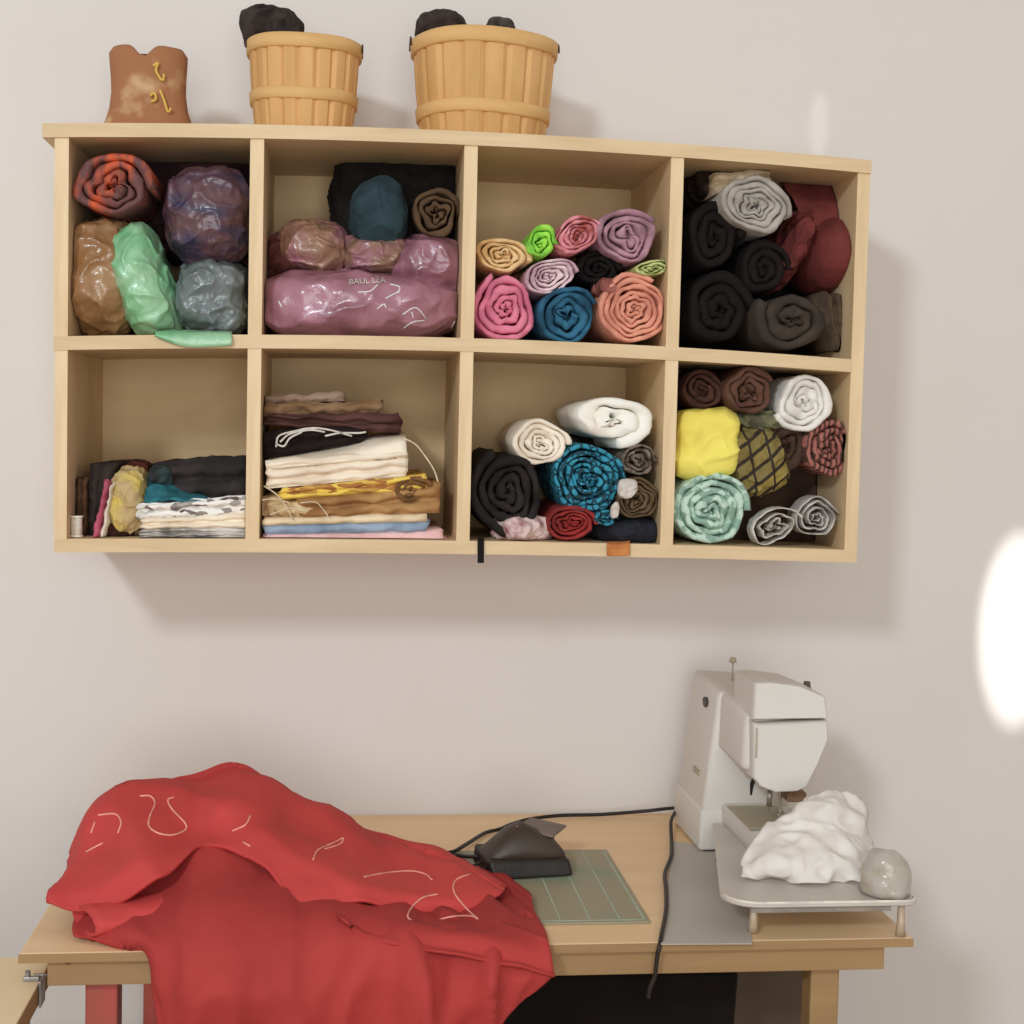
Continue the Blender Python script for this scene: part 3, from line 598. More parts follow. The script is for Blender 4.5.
blob('fabric_roll', l4, (728, 786, 424, 494), mat('8F7B35', '6E6030', 'blocks', scale=17, rough=.8, bump=.2, mort='2A1D12', vec=(1, 1, .55)), 'olive plaid fabric bundle right of the yellow roll', 'fabric roll', Yf=-.322, Yb=-.2, seed=156, amp=.12, tilt=.45, ex=.7, group=G)
blob('cloth_scrap', l4, (738, 784, 410, 430), fab('6B6A4C', '3F3A2E', scale=40), 'grey green cloth edge on top of the plaid bundle', 'cloth', Yf=-.315, Yb=-.2, seed=157, amp=.2, group=G)
roll('fabric_roll', l4, 789, 446, 24, 30, fab('463226', '382619', scale=25), 'dark brown fabric roll between plaid and red patterned rolls', 'fabric roll', 1.9, 158, thick=.9, wob=.25, group=G, Yb=-.2, Yf=-.30)
roll('fabric_roll', l4, 831, 450, 25, 29, mat('9A5B52', '4A2E24', 'streak', scale=34, rough=.85, bump=.3, amount=.5, vec=(1, .2, 1)), 'brown roll with a reddish ribbed pattern at the right side', 'fabric roll', 2.4, 159, thick=.84, wob=.15, group=G, Yb=-.2)
roll('fabric_roll', l4, 776, 527, 26, 18, fab('D3CCC4', 'A69E96', scale=40), 'white ribbon roll, flat and loose, at the cubby bottom', 'fabric roll', 1.9, 160, thick=.2, wob=.3, group=G, Yb=-.285, rot=.35, stag=.006)
roll('fabric_roll', l4, 818, 518, 22, 20, fab('BDB6B0', '8F8882', scale=40), 'grey ribbon roll at the right of the white ribbon roll', 'fabric roll', 2.6, 161, thick=.3, wob=.15, group=G, Yb=-.27, rot=.2, stag=.006)
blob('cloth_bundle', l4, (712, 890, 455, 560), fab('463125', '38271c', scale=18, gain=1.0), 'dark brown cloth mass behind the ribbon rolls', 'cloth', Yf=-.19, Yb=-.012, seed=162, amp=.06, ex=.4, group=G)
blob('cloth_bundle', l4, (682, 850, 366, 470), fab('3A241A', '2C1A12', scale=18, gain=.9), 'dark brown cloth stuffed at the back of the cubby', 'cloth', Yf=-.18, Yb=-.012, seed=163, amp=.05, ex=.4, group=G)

# ================================================================== work table
T = .8232; TYF = -.694; TX0, TX1 = .027, 1.272
tab = empty('work_table', (.65, -.35, 0), 'long light wooden work table against the wall under the shelf', 'table')
tm = mat('D0B188', 'C6A57A', 'wood', scale=4, rough=.5, bump=.03, vec=(.5, 4, 1), gain=1.42)
tw = mat('98774C', '8A6A42', 'wood', scale=5, rough=.6, bump=.05, vec=(.5, 1, 5), gain=1.2)
MB().box(TX0, TX1, TYF, -.004, T-.013, T, .0025).build('table_top', tm, tab)
MB().box(TX0, TX1, TYF-.0022, TYF-.0002, T-.0128, T-.0008, .0005).build('edge_band', tw, tab)
for nm, a in (('apron', (.062, 1.235, TYF+.012, TYF+.034, T-.050, T-.0135)), ('apron', (.062, 1.235, -.05, -.03, T-.050, T-.0135)),
              ('apron', (.062, .082, TYF+.036, -.052, T-.050, T-.0135)), ('apron', (1.215, 1.235, TYF+.036, -.052, T-.050, T-.0135))):
    MB().box(*a, .0015).build(nm, tw, tab)
tl = mat('A83F38', '8E4A38', 'wood', scale=9, rough=.55, bump=.05, vec=(6, 6, .5))  # left legs: red bounce from the garment put into the colour
for x0, x1, y0, y1, mt in ((.108, .152, TYF+.036, TYF+.078, tl), (1.135, 1.178, TYF+.036, TYF+.078, tw), (.112, .155, -.095, -.053, tl), (1.135, 1.178, -.095, -.053, tw)):
    MB().box(x0, x1, y0, y1, 0, T-.0505+.036, .003).build('leg', mt, tab)
q = MB(); a = P(68, 961, TYF+.011); q.tube([(a.x, TYF+.0122, a.z), (a.x, TYF+.0095, a.z)], .005, 14); q.build('dowel', mat('7A5230', kind='wood', bump=0), tab)

# side table in front at the left
sz = .776
st = empty('side_table', (-.25, -.9, 0), 'cream topped table with brown edge at the lower left corner', 'table')
SYB = PZ(20, 957, sz).y
MB().box(-.6, .050, -1.25, SYB, sz-.004, sz, .001).build('table_top', mat('E3CCA4', 'DDC49A', 'paint', scale=5, rough=.5, bump=.02, gain=1.12), st)
MB().box(-.6, .0515, -1.25, SYB-.001, sz-.028, sz-.0045, .001).build('edge_band', tw, st)
for x in (-.56, .0):
    for y in (-1.2, -.72): MB().box(x, x+.04, y, y+.04, 0, sz-.0285, .002).build('leg', tw, st)
q = MB(); a = PZ(36, 962, sz)
q.box(.028, .0495, -.672, -.664, sz+.0003, sz+.006, .001); q.tube([(.034, -.668, sz+.004), (.034, -.668, sz+.014)], .0035, 10); q.tube([(.04, -.66, sz+.004), (.0565, -.66, sz+.004)], .003, 10)
q.box(.0525, .0555, -.69, -.66, sz-.03, sz+.006, .0008)
q.build('metal_latch', mat('A8A6A2', '6A6866', 'metal', metal=.7, rough=.35, bump=0, scale=30), st)

# black bin added to fill the dark space under the table
def added_bin():
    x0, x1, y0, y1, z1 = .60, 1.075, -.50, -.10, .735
    root = empty('dark_space_bin', ((x0+x1)/2, -.3, 0), 'large black bin added to fill the dark space under the table', 'bin')
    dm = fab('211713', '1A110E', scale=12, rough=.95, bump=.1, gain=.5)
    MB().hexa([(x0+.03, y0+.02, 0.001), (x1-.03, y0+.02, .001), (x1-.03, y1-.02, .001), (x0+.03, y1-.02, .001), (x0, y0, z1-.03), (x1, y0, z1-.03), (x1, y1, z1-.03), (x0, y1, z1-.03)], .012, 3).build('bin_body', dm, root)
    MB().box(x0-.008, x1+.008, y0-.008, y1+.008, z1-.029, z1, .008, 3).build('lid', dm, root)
added_bin()

def shade_carton():  # brown box added in place of the table shadow on the wall
    x0, x1, y0, y1, z1 = 1.092, 1.262, -.33, -.055, .742
    root = empty('shade_box', ((x0+x1)/2, (y0+y1)/2, 0), 'dark brown box added for the table shadow on the wall at the right end', 'box')
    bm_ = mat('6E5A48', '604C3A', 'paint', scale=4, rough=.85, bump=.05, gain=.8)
    MB().box(x0, x1, y0, y1, .001, z1-.004, .003).build('shade_carton', bm_, root)
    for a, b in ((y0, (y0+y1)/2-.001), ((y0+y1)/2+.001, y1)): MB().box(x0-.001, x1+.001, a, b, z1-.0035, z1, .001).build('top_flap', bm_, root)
shade_carton()

# ------------------------------------------------------------------ cutting mat, pedal, cords, painted table glare
cm = MB(); X1 = .905; Y0, Y1 = -.617, -.25; X0 = .54
cut = empty('cutting_mat', ((X0+X1)/2, (Y0+Y1)/2, T), 'green grey cutting mat with pale grid lines on the table', 'cutting mat')
msh = MB().box(X0, X1, Y0, Y1, T+.0003, T+.0033, .001).build('mat_sheet', mat('938A70', '6E8A74', 'paint', scale=6, rough=.6, bump=.05, amount=.38), cut)
q = MB()
for i in range(1, 8):
    x = X1-.044*i
    q.box(x-.0008, x+.0008, Y0+.015, Y1-.015, T+.0033, T+.0037)
q.box(X0+.01, X1-.008, Y0+.008, Y0+.010, T+.0033, T+.0037); q.box(X1-.009, X1-.007, Y0+.01, Y1-.01, T+.0033, T+.0037)
q.build('grid_line', mat('A8C0AC', kind='paint', bump=0), msh)
MT = T+.004
a, b, c, d = PZ(672, 842, T), PZ(748, 850, T), PZ(752, 944.5, T), PZ(661, 945, T)  # glare on the table top, painted as a thin grey layer
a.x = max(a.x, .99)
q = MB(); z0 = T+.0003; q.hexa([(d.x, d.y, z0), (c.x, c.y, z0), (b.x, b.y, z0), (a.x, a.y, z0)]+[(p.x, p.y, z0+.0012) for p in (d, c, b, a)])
tag(q.build('painted_glare', mat('B0A89D', 'ABA297', 'paint', scale=6, rough=.7, bump=.03)), 'table glare left of the sewing machine, painted as a thin grey layer', 'sheet')

def pedal():
    c = Vector((.743, -.358, MT)); root = empty('foot_pedal', c, 'black foot pedal lying on the cutting mat', 'foot pedal')
    rot = Matrix.Rotation(.16, 3, 'Z')
    dark = mat('26201C', '1C1714', 'plastic', scale=30, rough=.5, bump=.1, gain=1.0); br = mat('43362E', '3A2E27', 'plastic', scale=20, rough=.5, bump=.1, gain=1.1)
    def T_(p): return c+rot@Vector(p)
    MB().hexa([T_(p) for p in ((-.058, -.055, 0), (.075, -.055, 0), (.078, .05, 0), (-.068, .05, 0), (-.066, -.045, .030), (.070, -.045, .026), (.070, .045, .030), (-.066, .045, .034))], .006, 3).build('base', dark, root)
    # humped cover: loft of sections along x
    V = []; Fc = []; secs = [(-.064, .030, .010), (-.045, .036, .026), (-.022, .040, .046), (.0, .040, .054), (.025, .040, .044), (.05, .038, .030), (.066, .034, .012)]
    K = 14
    for x, w, h in secs:
        for k in range(K+1):
            a = pi*k/K; V.append(T_((x, -w*cos(a), .024+h*sin(a)**.7)))
    for i in range(len(secs)-1):
        for k in range(K): Fc.append((i*(K+1)+k, i*(K+1)+k+1, (i+1)*(K+1)+k+1, (i+1)*(K+1)+k))
        Fc.append((i*(K+1), (i+1)*(K+1), (i+1)*(K+1)+K, i*(K+1)+K))
    Fc.append(tuple(range(K+1))); Fc.append(tuple((len(secs)-1)*(K+1)+k for k in range(K+1)))
    link('cover', V, Fc, br, root)
    MB().hexa([T_(p) for p in ((-.012, -.012, .071), (.048, -.022, .054), (.088, .030, .056), (.03, .045, .068), (-.012, -.012, .075), (.048, -.022, .058), (.088, .030, .060), (.03, .045, .072))], .0015, 2).build('tread_plate', mat('75645A', '6A5A50', 'plastic', scale=20, rough=.5, bump=.1, gain=1.1), root)
    MB().hexa([T_(p) for p in ((.02, -.01, .05), (.05, -.02, .03), (.06, .015, .03), (.03, .025, .05), (.015, -.008, .062), (.048, -.012, .053), (.065, .02, .056), (.03, .025, .064))], .002, 2).build('plate_arm', dark, root)
    q = MB()
    for pts in (((-.066, -.035, .018), (-.082, -.040, .014), (-.092, -.036, .012), (-.096, -.030, .012)), ((-.096, -.030, .012), (-.094, -.022, .014), (-.07, -.018, .020))):
        q.tube(smooth_path([T_(p) for p in pts], 5), .0025, 6)
    q.build('cable_hook', dark, root, True)
pedal()
cordm = mat('17110E', kind='plastic', rough=.5, bump=0, gain=.8)
q = MB()
p = [PZ(478, 857, MT+.02), PZ(462, 856, MT+.006), PZ(444, 853.5, MT+.006), PZ(455, 851, MT+.006), PZ(470, 842, MT+.006), PZ(485, 833, T+.006), PZ(500, 829, T+.006)]
p += [P(512, 824, -.10), P(530, 819, -.06), P(560, 815.5, -.045), P(600, 814.5, -.04), P(640, 811.5, -.04), P(668, 808.5, -.06), P(680, 807.5, -.088)]
q.tube(smooth_path(p, 8), .0034, 8)
tag(q.build('pedal_cord', cordm, smooth=True), 'black cord running from the pedal along the wall to the machine', 'cord')
q = MB()
p = [P(675, 812, -.085), PZ(671, 822, T+.02), PZ(671.5, 842, T+.006), PZ(671, 856, T+.006), PZ(665, 873, T+.006), PZ(666, 890, T+.006), PZ(666, 910, T+.006), PZ(662, 932, T+.006)]
p += [P(660, 944, TYF-.004), P(657, 958, TYF-.006), P(655, 975, TYF-.004), P(650, 988, TYF-.002), P(648, 998, TYF)]
q.tube(smooth_path(p, 8), .0032, 8)
tag(q.build('power_cord', mat('2A1D17', kind='plastic', rough=.5, bump=0, gain=.9), smooth=True), 'dark cord crossing the table and hanging over its front edge', 'cord')

# ================================================================== sewing machine
def machine():
    A0 = (1.065, -.085); root = empty('sewing_machine', (1.14, -.2, T), 'white sewing machine at the right end of the table, head facing out', 'sewing machine')
    wm = mat('D6D0C8', 'D2CBC2', 'paint', scale=4, rough=.55, bump=0, gain=1.05)
    gm = mat('A39880', '998E78', 'paint', scale=10, rough=.5, bump=0)
    dkm = mat('3A2E26', kind='paint', rough=.5, bump=0, scale=10)
    zt = T+.288
    b = MB()
    # base and pillar
    b.hexa([(1.062, -.268, T+.004), (1.235, -.268, T+.004), (1.235, -.075, T+.004), (1.060, -.075, T+.004), (1.064, -.266, T+.075), (1.23, -.266, T+.075), (1.23, -.078, T+.075), (1.062, -.078, T+.075)], .006, 3)
    b.hexa([(1.066, -.262, T+.06), (1.222, -.262, T+.06), (1.222, -.08, T+.06), (1.066, -.08, T+.06), (1.090, -.262, zt-.01), (1.215, -.262, zt-.02), (1.215, -.085, zt-.008), (1.088, -.085, zt)], .010, 4)
    # arm
    b.hexa([(1.095, -.40, T+.170), (1.222, -.40, T+.170), (1.218, -.2, T+.180), (1.090, -.2, T+.180), (1.100, -.40, zt-.022), (1.212, -.40, zt-.035), (1.215, -.2, zt-.016), (1.092, -.2, zt-.004)], .014, 4)
    b.build('body', wm, root, True)
    # head end cover: profile extruded in y
    pr = [(753, 722), (760, 724), (828, 721), (829, 738), (818, 765), (806, 788), (797, 792), (775, 793), (760, 787), (753, 778)]
    pts = [P(x, y, -.42) for x, y in pr]; V = []; Fc = []; n = len(pr)
    ctr = sum(pts, Vector())/n
    for yv, k in ((-.30, 1.0), (-.412, 1.0), (-.418, .985), (-.4215, .95)):
        for p_ in pts: V.append((ctr.x+(p_.x-ctr.x)*k, yv, ctr.z+(p_.z-ctr.z)*k))
    for j in range(3):
        for i in range(n): Fc.append((j*n+i, j*n+(i+1) % n, (j+1)*n+(i+1) % n, (j+1)*n+i))
    Fc.append(tuple(range(n))); Fc.append(tuple(3*n+i for i in range(n)))
    fc = link('face_cover', V, Fc, wm, root, smooth=False)
    pr = [(753, 720), (829, 719), (826, 697), (800, 686), (770, 682), (755, 683)]
    pts = [P(x, y, -.418) for x, y in pr]; V = []; Fc = []; n = len(pr); ctr = sum(pts, Vector())/n
    for yv, k in ((-.30, 1.0), (-.408, 1.0), (-.415, .98), (-.418, .94)):
        for p_ in pts: V.append((ctr.x+(p_.x-ctr.x)*k, yv, ctr.z+(p_.z-ctr.z)*k))
    for j in range(3):
        for i in range(n): Fc.append((j*n+i, j*n+(i+1) % n, (j+1)*n+(i+1) % n, (j+1)*n+i))
    Fc.append(tuple(range(n))); Fc.append(tuple(3*n+i for i in range(n)))
    link('head_top', V, Fc, wm, root, smooth=False)
    # thread slot at the cover's left edge
    q = MB(); a, c = P(757, 728, -.4225), P(758, 758, -.4225); q.box(a.x-.0012, a.x+.0014, -.4232, -.421, c.z, a.z); q.build('thread_slot', gm, fc)
    # needle bar, presser foot, lamp
    q = MB(); a, c = P(770, 790, -.385), P(769, 806, -.385); q.tube([a, c], .0045, 10); q.tube([c, c+Vector((0, 0, -.008))], .001, 6); q.build('needle_bar', mat('9C9280', kind='metal', metal=.6, rough=.4, bump=0), root, True)
    q = MB(); a, c = P(780, 788, -.375), P(780, 812, -.375); q.tube([a, c], .003, 8); q.box(c.x-.008, c.x+.008, -.392, -.362, c.z-.004, c.z, .001); q.build('presser_foot', mat('B0A696', kind='metal', metal=.6, rough=.4, bump=0), root)
    q = MB(); a, c = P(784, 792, -.37), P(803, 797, -.37); q.box(a.x, c.x, -.39, -.35, c.z-.004, a.z+.004, .003); q.build('lamp_housing', mat('8A6A50', kind='paint', bump=0), root)
    q = MB(); p_ = [P(755, 777, -.40), P(752, 784, -.403), P(751, 795, -.403)]; q.tube(p_, [.004, .0035, .0015], 8); q.build('thread_lever', mat('120D0B', kind='paint', bump=0, gain=.8), root, True)
    # free arm
    q = MB(); q.hexa([(1.112, -.47, T+.028), (1.205, -.47, T+.028), (1.21, -.255, T+.02), (1.10, -.255, T+.02), (1.112, -.47, T+.082), (1.205, -.47, T+.082), (1.21, -.255, T+.085), (1.10, -.255, T+.085)], .007, 3); fa = q.build('free_arm', wm, root, True)
    q = MB(); q.box(1.104, 1.19, -.425, -.285, T+.0835, T+.0865, .001); q.build('needle_plate', gm, fa)
    # socket, vents and buttons on the long left side
    def side(px, py, w, h, name, mt, tilt=0, n=16, sh='oval'):
        d = ray(px, py); t = (1.078-CX)/d.x; p_ = CAM+d*t; k = (p_.z-T-.06)/.23; x = 1.066+.022*max(0, k)-.0015
        V = []; Fc = []
        pr = [(cos(2*pi*i/n), sin(2*pi*i/n)) for i in range(n)] if sh == 'oval' else [(-1, -1), (1, -1), (1, 1), (-1, 1)]
        for xx in (x, x+.004):
            for u, v in pr: V.append((xx+.0955*0+ .096*v*h*0, p_.y+u*w, p_.z+v*h+u*w*tilt))
        m_ = len(pr); Fc = [tuple(range(m_)), tuple(range(m_, 2*m_))]+[(i, (i+1) % m_, m_+(i+1) % m_, m_+i) for i in range(m_)]
        link(name, V, Fc, mt, root, smooth=False)
    side(702, 702, .014, .009, 'power_socket', dkm)
    side(700, 771, .022, .005, 'side_vent', gm, 0, sh='box')
    # dark slab drawn for the gap under the base
    MB().box(1.074, 1.235, -.262, -.084, T+.0013, T+.004).build('base_strip', dkm, root)
    q = MB(); a = P(733, 660, -.17); q.tube([(a.x, -.17, zt-.012), (a.x, -.17, a.z)], .0018, 8); q.tube([(a.x, -.17, a.z-.004), (a.x, -.17, a.z+.004)], [.007, .005], 12); q.build('spool_pin', gm, root, True)
    # small controls on the upper arm end and top
    for px, py, r in ((773, 676, .007), (807, 681, .007)):
        a = P(px, py, -.3); MB().tube([(a.x, -.3, a.z-.012), (a.x, -.3, a.z-.001)], [r, r*.8], 12).build('tension_dial', mat('5A4C40', kind='paint', bump=0), root, True)
    q = MB()
    for px, py in ((738, 675), (739, 680)):
        a = P(px, py, -.262); q.tube([(a.x, -.2645, a.z-.012), (a.x, -.266, a.z-.012)], .0028, 10)
    q.build('button', gm, root)
machine()
# pale plastic extension tray round the free arm, standing on short feet
TZ = T+.054
def tray():
    x0, x1, y0, y1, z0 = .998, 1.279, -.700, -.275, TZ-.006
    root = empty('extension_tray', ((x0+x1)/2, (y0+y1)/2, T), 'pale grey plastic extension tray with rounded corners standing under the machine arm', 'tray')
    def outline(i):
        pts = []
        for cx_, cy_, rr, a0 in ((x0+.05, y0+.05, .05, pi), (x1-.02, y0+.02, .02, 1.5*pi), (x1-.03, -.275-.03, .03, 0)):
            for k in range(9): a = a0+pi/2*k/8; pts.append((cx_+(rr-i)*cos(a), cy_+(rr-i)*sin(a)))
        pts += [(1.216, -.275-i), (1.216, -.478), (1.098, -.478), (1.098, -.275-i), (x0+.085+i*.5, -.275-i)]
        return pts
    bm = bmesh.new(); pl = MB(); o = outline(0); n = len(o)
    V = []; Fc = []
    for i, h in ((.002, 0), (0, .002), (0, .005), (.0015, .006)): V += [(x, y, z0+h) for x, y in outline(i)]
    for j in range(3):
        for i in range(n): Fc.append((j*n+i, j*n+(i+1) % n, (j+1)*n+(i+1) % n, (j+1)*n+i))
    Fc.append(tuple(range(n))); Fc.append(tuple(3*n+i for i in range(n)))
    bm.free()
    link('tray_top', V, Fc, mat('BDB5AA', 'B5ADA2', 'plastic', scale=8, rough=.35, bump=0), root, smooth=False)
    MB().tube([(x, y, TZ+.001) for x, y in outline(.003)[:18]], .002, 6).build('rim', mat('DCD2C4', kind='plastic', bump=0, rough=.4), root, True)
    gk = mat('8A8074', kind='plastic', bump=0, rough=.4)
    MB().box(1.03, 1.235, -.700, -.697, TZ-.012, TZ-.0062).build('support_rib', gk, root)
    MB().box(1.04, 1.235, -.62, -.617, TZ-.014, TZ-.0062).build('support_rib', gk, root)
    lg = mat('A08A70', 'B09C84', 'plastic', rough=.3, bump=0)
    for x, y in ((1.255, -.688), (1.045, -.662), (1.25, -.32), (1.085, -.32)):
        MB().tube([(x, y, T+.0016), (x, y, T+.02), (x, y, TZ-.0062)], [.0075, .006, .005], 10).build('foot', lg, root, True)
tray()
wf = fab('D2CBC3', 'CBC3BA', scale=12, amount=.42)
rows = [[P(x, y, Y) for x, y, Y in r] for r in (
    ((797, 806, -.49), (812, 797, -.49), (832, 796, -.48), (852, 801, -.47), (862, 806, -.46)),
    ((776, 824, -.52), (800, 812, -.53), (828, 810, -.53), (852, 816, -.52), (867, 830, -.50)),
    ((755, 846, -.55), (785, 838, -.56), (820, 832, -.56), (850, 838, -.55), (871, 852, -.54)),
    ((744, 866, -.575), (778, 860, -.60), (815, 856, -.60), (846, 858, -.60), (866, 868, -.58)),
    ((744, 872, -.585), (776, 869, -.605), (812, 872, -.615), (842, 869, -.61), (864, 874, -.60)))]
rows.append([PZ(x, y, TZ+.004) for x, y in ((740, 880), (776, 877), (812, 884), (842, 879), (866, 886))])
sheet('white_cloth', None, rows, wf, 'crumpled white cloth lying under the sewing machine needle', 'cloth', thick=.003, seed=3, amp=lambda p, u, v: .010*(1-abs(noise.noise(p*16+Vector((3, 0, 0)))*2.2))*(1-.5*v)+.006*(1-abs(noise.noise(p*38))*2), k=14)
# small translucent bag at the tray's right end
def pbag():
    V = []; Fc = []; nu, nv = 40, 20; c = Vector((1.242, -.655, TZ+.0025))
    for j in range(nv+1):
        la = pi/2*j/nv
        for i in range(nu):
            a = 2*pi*i/nu; x = cos(la)**.7*cos(a)*.037; y = cos(la)**.7*sin(a)*.038; z = sin(la)**.8*.062
            k = 1+.12*noise.noise(Vector((x*45, y*35, z*45+3))); V.append((c.x+x*k, c.y+y*k, c.z+z*k))
    for j in range(nv):
        for i in range(nu): Fc.append((j*nu+i, j*nu+(i+1) % nu, (j+1)*nu+(i+1) % nu, (j+1)*nu+i))
    Fc.append(tuple(range(nu)))
    o = link('plastic_pouch', V, Fc, pla('B8B0A4', 'A8997F', scale=30, rough=.3, amount=.4)); tag(o, 'small rounded grey plastic pouch on the right end of the tray', 'pouch')
pbag()
# ================================================================== red garment
red_shaded = mat('B23835', 'A43230', 'fabric', scale=5, rough=.8, bump=.15, bscale=60, gain=1.05, amount=.5)  # garment red with the shaded tone put into the colour
red_lit = mat('C8423F', 'BA3A38', 'fabric', scale=5, rough=.75, bump=.15, bscale=60, gain=1.08, amount=.5)  # lit copy of the same red, for flap and sleeve
gar = empty('red_garment', (.35, -.5, T), 'big red garment with white piping heaped on the table and hanging down', 'garment')
R1 = [(92,838,-.42),(118,808,-.40),(138,798,-.38),(162,790,-.36),(200,781,-.33),(240,772,-.30),(300,803,-.32),(350,829,-.34),(400,847,-.36),(450,861,-.40),(500,888,-.48),(536,914,-.595)]
R2 = [(85,880,-.52),(112,850,-.50),(132,840,-.49),(157,830,-.47),(200,815,-.45),(245,810,-.44),(300,838,-.45),(350,858,-.45),(402,868,-.46),(455,882,-.48),(505,902,-.56),(545,930,-.655)]
R3 = [(75,915,-.60),(108,905,-.60),(134,897,-.595),(157,888,-.59),(200,870,-.58),(250,862,-.57),(305,880,-.57),(355,892,-.57),(405,898,-.58),(458,910,-.60),(510,926,-.66),(549,944,-.70)]
R4 = [(72,930,-.64),(108,930,-.66),(136,932,-.68),(156,934,-.695),(200,925,-.705),(250,920,-.705),(305,925,-.705),(355,928,-.705),(405,932,-.705),(460,938,-.705),(515,950,-.71),(552,960,-.712)]
R5 = [(76,936,-.655),(112,939,-.672),(142,941,-.684),(159,956,-.72),(205,965,-.735),(255,965,-.745),(308,968,-.75),(358,970,-.745),(408,972,-.745),(460,975,-.74),(515,974,-.735),(553,972,-.722)]
R6 = [(84,938,-.655),(116,941.5,-.674),(147,943,-.686),(166,985,-.722),(210,1010,-.745),(258,1012,-.75),(308,1012,-.755),(358,1010,-.75),(408,1008,-.75),(458,1002,-.745),(508,988,-.74),(551,977,-.724)]
R7 = [(92,938,-.655),(120,942,-.675),(150,944,-.687),(177,1030,-.722),(215,1060,-.735),(262,1065,-.74),(310,1064,-.745),(358,1060,-.745),(406,1050,-.745),(450,1038,-.74),(494,1014,-.735),(536,990,-.724)]
def W(rw): return [P(*p) for p in rw]
back = [Vector((p.x, p.y+.10, T+.008)) for p in W(R1)]
back2 = [Vector((p.x, p.y+.05, T+.008+(p.z-T)*.55)) for p in W(R1)]
R8 = [(100,938,-.655),(124,942,-.675),(153,945,-.687)] + [(x+4, y+60, Y) for x, y, Y in R7[3:9]] + [(446,1070,-.738),(484,1036,-.735),(520,1000,-.724)]
def ridge(v): return (1-min(1, abs(v)*1.9))**1.5
def folds(p, u, v):
    z = noise.fractal(Vector((p.x*8, p.y*5, p.z*6)), 1, 2, 3)
    wx = p.x+.03*noise.noise(p*7)
    dr = ridge(noise.noise(Vector((wx*9+2.2*p.z, p.z*2.2, 4.2))))      # drape folds run down
    d2 = ridge(noise.noise(Vector((wx*14-3*p.z, p.z*5, 8.1))))
    ed = min(1, min(u, 1-u)*8)
    low = max(0, min(1, (T+.03-p.z)/.06))
    return ed*(.008*z+(.040*(dr-.3)+.020*(d2-.3))*low + (.010*(dr-.3)+.006*(d2-.3))*(1-low)) + .002*low
sheet('garment_body', None, [back, back2, W(R1), W(R2), W(R3), W(R4), W(R5), W(R6), W(R7), W(R8)], red_shaded, thick=.005, k=9, amp=folds, parent=gar)
F0_ = [(80,860,-.38),(101,810,-.37),(150,789,-.33),(200,780,-.30),(240,771,-.27),(300,801,-.29),(350,827,-.31),(400,845,-.33),(452,861,-.37),(503,890,-.46)]
F1 = [(74,860,-.44),(99,806,-.42),(150,786,-.38),(200,778,-.35),(240,768,-.32),(300,798,-.34),(350,824,-.36),(400,841,-.38),(452,857,-.42),(506,887,-.50)]
F2 = [(62,882,-.54),(98,848,-.53),(150,822,-.50),(200,805,-.447),(245,799,-.437),(302,832,-.475),(350,850,-.475),(402,862,-.485),(455,872,-.505),(502,893,-.555)]
F3 = [(53,898,-.60),(98,878,-.605),(156,858,-.585),(203,829,-.494),(252,838,-.522),(302,878,-.60),(350,880,-.60),(402,890,-.60),(446,898,-.60),(492,900,-.575)]
F4 = [(47,906,-.615),(88,911,-.63),(158,884,-.630),(206,846,-.535),(260,868,-.585),(300,908,-.655),(348,904,-.645),(400,912,-.63),(440,916,-.62),(486,908,-.59)]  # edge arches midway to follow the painted shade border
def ffold(p, u, v):
    z = noise.fractal(Vector((p.x*10, p.y*8, p.z*8+3)), 1, 2, 3)
    r = ridge(noise.noise(Vector((p.x*6+p.z*5, p.y*7-p.z*9, 2.5)))); r2 = ridge(noise.noise(Vector((p.x*12-p.z*8, p.z*14, 6.5))))
    return (.007*z+.012*(r-.3)+.006*(r2-.3))*min(1, 4*v)*min(1, (1-u)*6)+.003
flap = sheet('folded_flap', None, [W(F0_), W(F1), W(F2), W(F3), W(F4)], red_lit, thick=.006, k=10, amp=ffold, parent=gar)
L1 = [(318,884,-.58),(352,898,-.59),(405,905,-.60),(458,915,-.615),(508,926,-.668),(548,940,-.705)]
L2 = [(330,900,-.64),(358,914,-.66),(408,926,-.70),(460,932,-.71),(512,945,-.718),(551,956,-.722)]
L3 = [(338,912,-.695),(364,932,-.718),(412,944,-.728),(462,951,-.73),(512,962,-.732),(553,972,-.731)]
L4 = [(342,918,-.715),(366,938,-.728),(414,950,-.738),(464,957,-.742),(513,968,-.744),(554,978,-.738)]
sheet('lower_fold', None, [W(L1), W(L2), W(L3), W(L4)], red_shaded, thick=.004, k=9, amp=lambda p, u, v: .004+.005*noise.fractal(p*14, 1, 2, 2)*min(1, v*3), parent=gar)
# sleeve end with an open mouth at the left
def sleeve():
    A, B = P(84, 919, -.645), P(200, 902, -.585); V = []; Fc = []; N = 28; S = 10; s = .0014
    for inner in (0, 1):
        for j in range(S+1):
            t = j/S; c = A.lerp(B, t)
            for i in range(N):
                a = 2*pi*i/N; rx, rz = (.040+.01*t)*(1-.12*inner), (.017+.012*t)*(1-.2*inner)
                w = 1+.12*noise.noise(Vector((cos(a)*2, sin(a)*2+j*.4, 3)))
                V.append((c.x - (.022*cos(a) if j == 0 else .022*cos(a)*(1-t)) , c.y+rx*cos(a)*w, max(c.z-.002+rz*sin(a)*w, T+.002+.002*inner)))
    n = (S+1)*N
    for inner in (0, 1):
        for j in range(S):
            for i in range(N):
                q = (inner*n+j*N+i, inner*n+j*N+(i+1) % N, inner*n+(j+1)*N+(i+1) % N, inner*n+(j+1)*N+i); Fc.append(q)
    for i in range(N): Fc.append((i, (i+1) % N, n+(i+1) % N, n+i))
    link('sleeve_end', V, Fc, red_lit, gar)
sleeve()
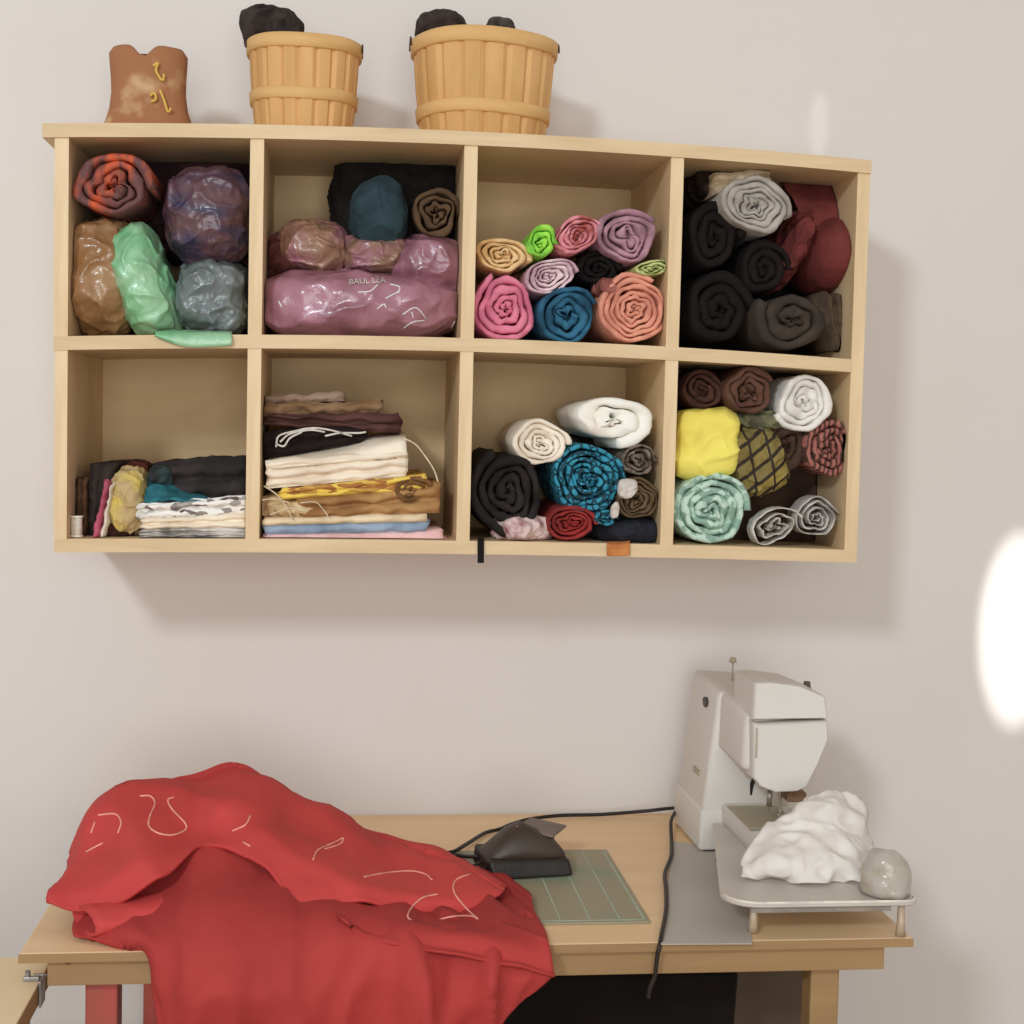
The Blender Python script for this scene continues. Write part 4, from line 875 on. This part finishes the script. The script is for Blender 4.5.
pip = fab('E89A88', scale=60, bump=0)
bpy.context.view_layer.update()
deps = bpy.context.evaluated_depsgraph_get()
parts = [o for o in gar.children if o.name.startswith(('garment_body', 'folded_flap'))]
def onto(px, py):
    best = None
    d = ray(px, py).normalized()
    for o in parts:
        mi = o.matrix_world.inverted(); h, loc, nn, i = o.ray_cast(mi@CAM, mi.to_3x3()@d)
        if h:
            w = o.matrix_world@loc
            if best is None or (w-CAM).length < (best-CAM).length: best = w
    return best-d*.0008 if best else None
for pts in (((140,796),(150,796),(155,803),(150,816),(149,826),(158,833),(172,835),(185,830),(185,823),(172,809),(168,800),(174,797)), ((98,815),(115,814),(121,822),(118,833)), ((91,833),(95,822)), ((86,852),(95,847),(103,843)),
            ((232,831),(245,825),(251,815)), ((243,842),(250,846)), ((313,860),(318,850),(333,843),(343,838),(340,844),(325,849)), ((364,877),(385,873),(410,871),(425,874),(432,880)),
            ((470,874),(456,880),(454,892),(466,908),(477,918)), ((438,894),(422,898),(410,910),(409,919),(425,923),(450,917),(470,916),(478,919))):
    w = [onto(a, b) for a, b in [tuple(v) [:2] for v in smooth_path([(a, b, 0) for a, b in pts], 6)]]
    w = [x for x in w if x]
    if len(w) > 2: MB().tube(w, .0014, 6).build('white_piping', pip, flap, True)

# ================================================================== light
def area(name, loc, target, size, energy, col, shape='SQUARE'):
    l = bpy.data.lights.new(name, 'AREA'); l.energy = energy; l.size = size; l.color = col
    o = bpy.data.objects.new(name, l); COL.objects.link(o); o.location = loc
    o.rotation_euler = (Vector(target)-Vector(loc)).to_track_quat('-Z', 'Y').to_euler(); return o
area('ceiling_lamp', (-1.75, -5.3, 3.75), (.75, 0, 1.2), .6, 118, (.82, .93, 1))
area('front_fill', (.5, -6.2, 1.55), (.7, 0, 1.15), 2.6, 108, (.95, .98, 1))  # fill light added behind the camera to brighten the cubbies
w = bpy.data.worlds.new('room_light'); scene.world = w; w.use_nodes = True
bg = w.node_tree.nodes['Background']; bg.inputs['Color'].default_value = (1, .93, .85, 1); bg.inputs['Strength'].default_value = .50
def spot(name, loc, target, ang, energy, blend, sc=(1, 1, 1)):
    l = bpy.data.lights.new(name, 'SPOT'); l.energy = energy; l.spot_size = ang; l.spot_blend = blend; l.shadow_soft_size = .01
    o = bpy.data.objects.new(name, l); COL.objects.link(o); o.location = loc; o.scale = sc
    o.rotation_euler = (Vector(target)-Vector(loc)).to_track_quat('-Z', 'Y').to_euler(); return o
spot('window_glint', (2.3, -1.6, 1.3), P(1018, 630, 0), .20, 110, .5, (.5, 1.25, 1))
spot('window_streak', (1.6, -1.0, 2.5), P(819, 125, 0), .10, 7, .5, (.35, 1.2, 1))
scene.view_settings.view_transform = 'Standard'
scene.view_settings.look = 'None'
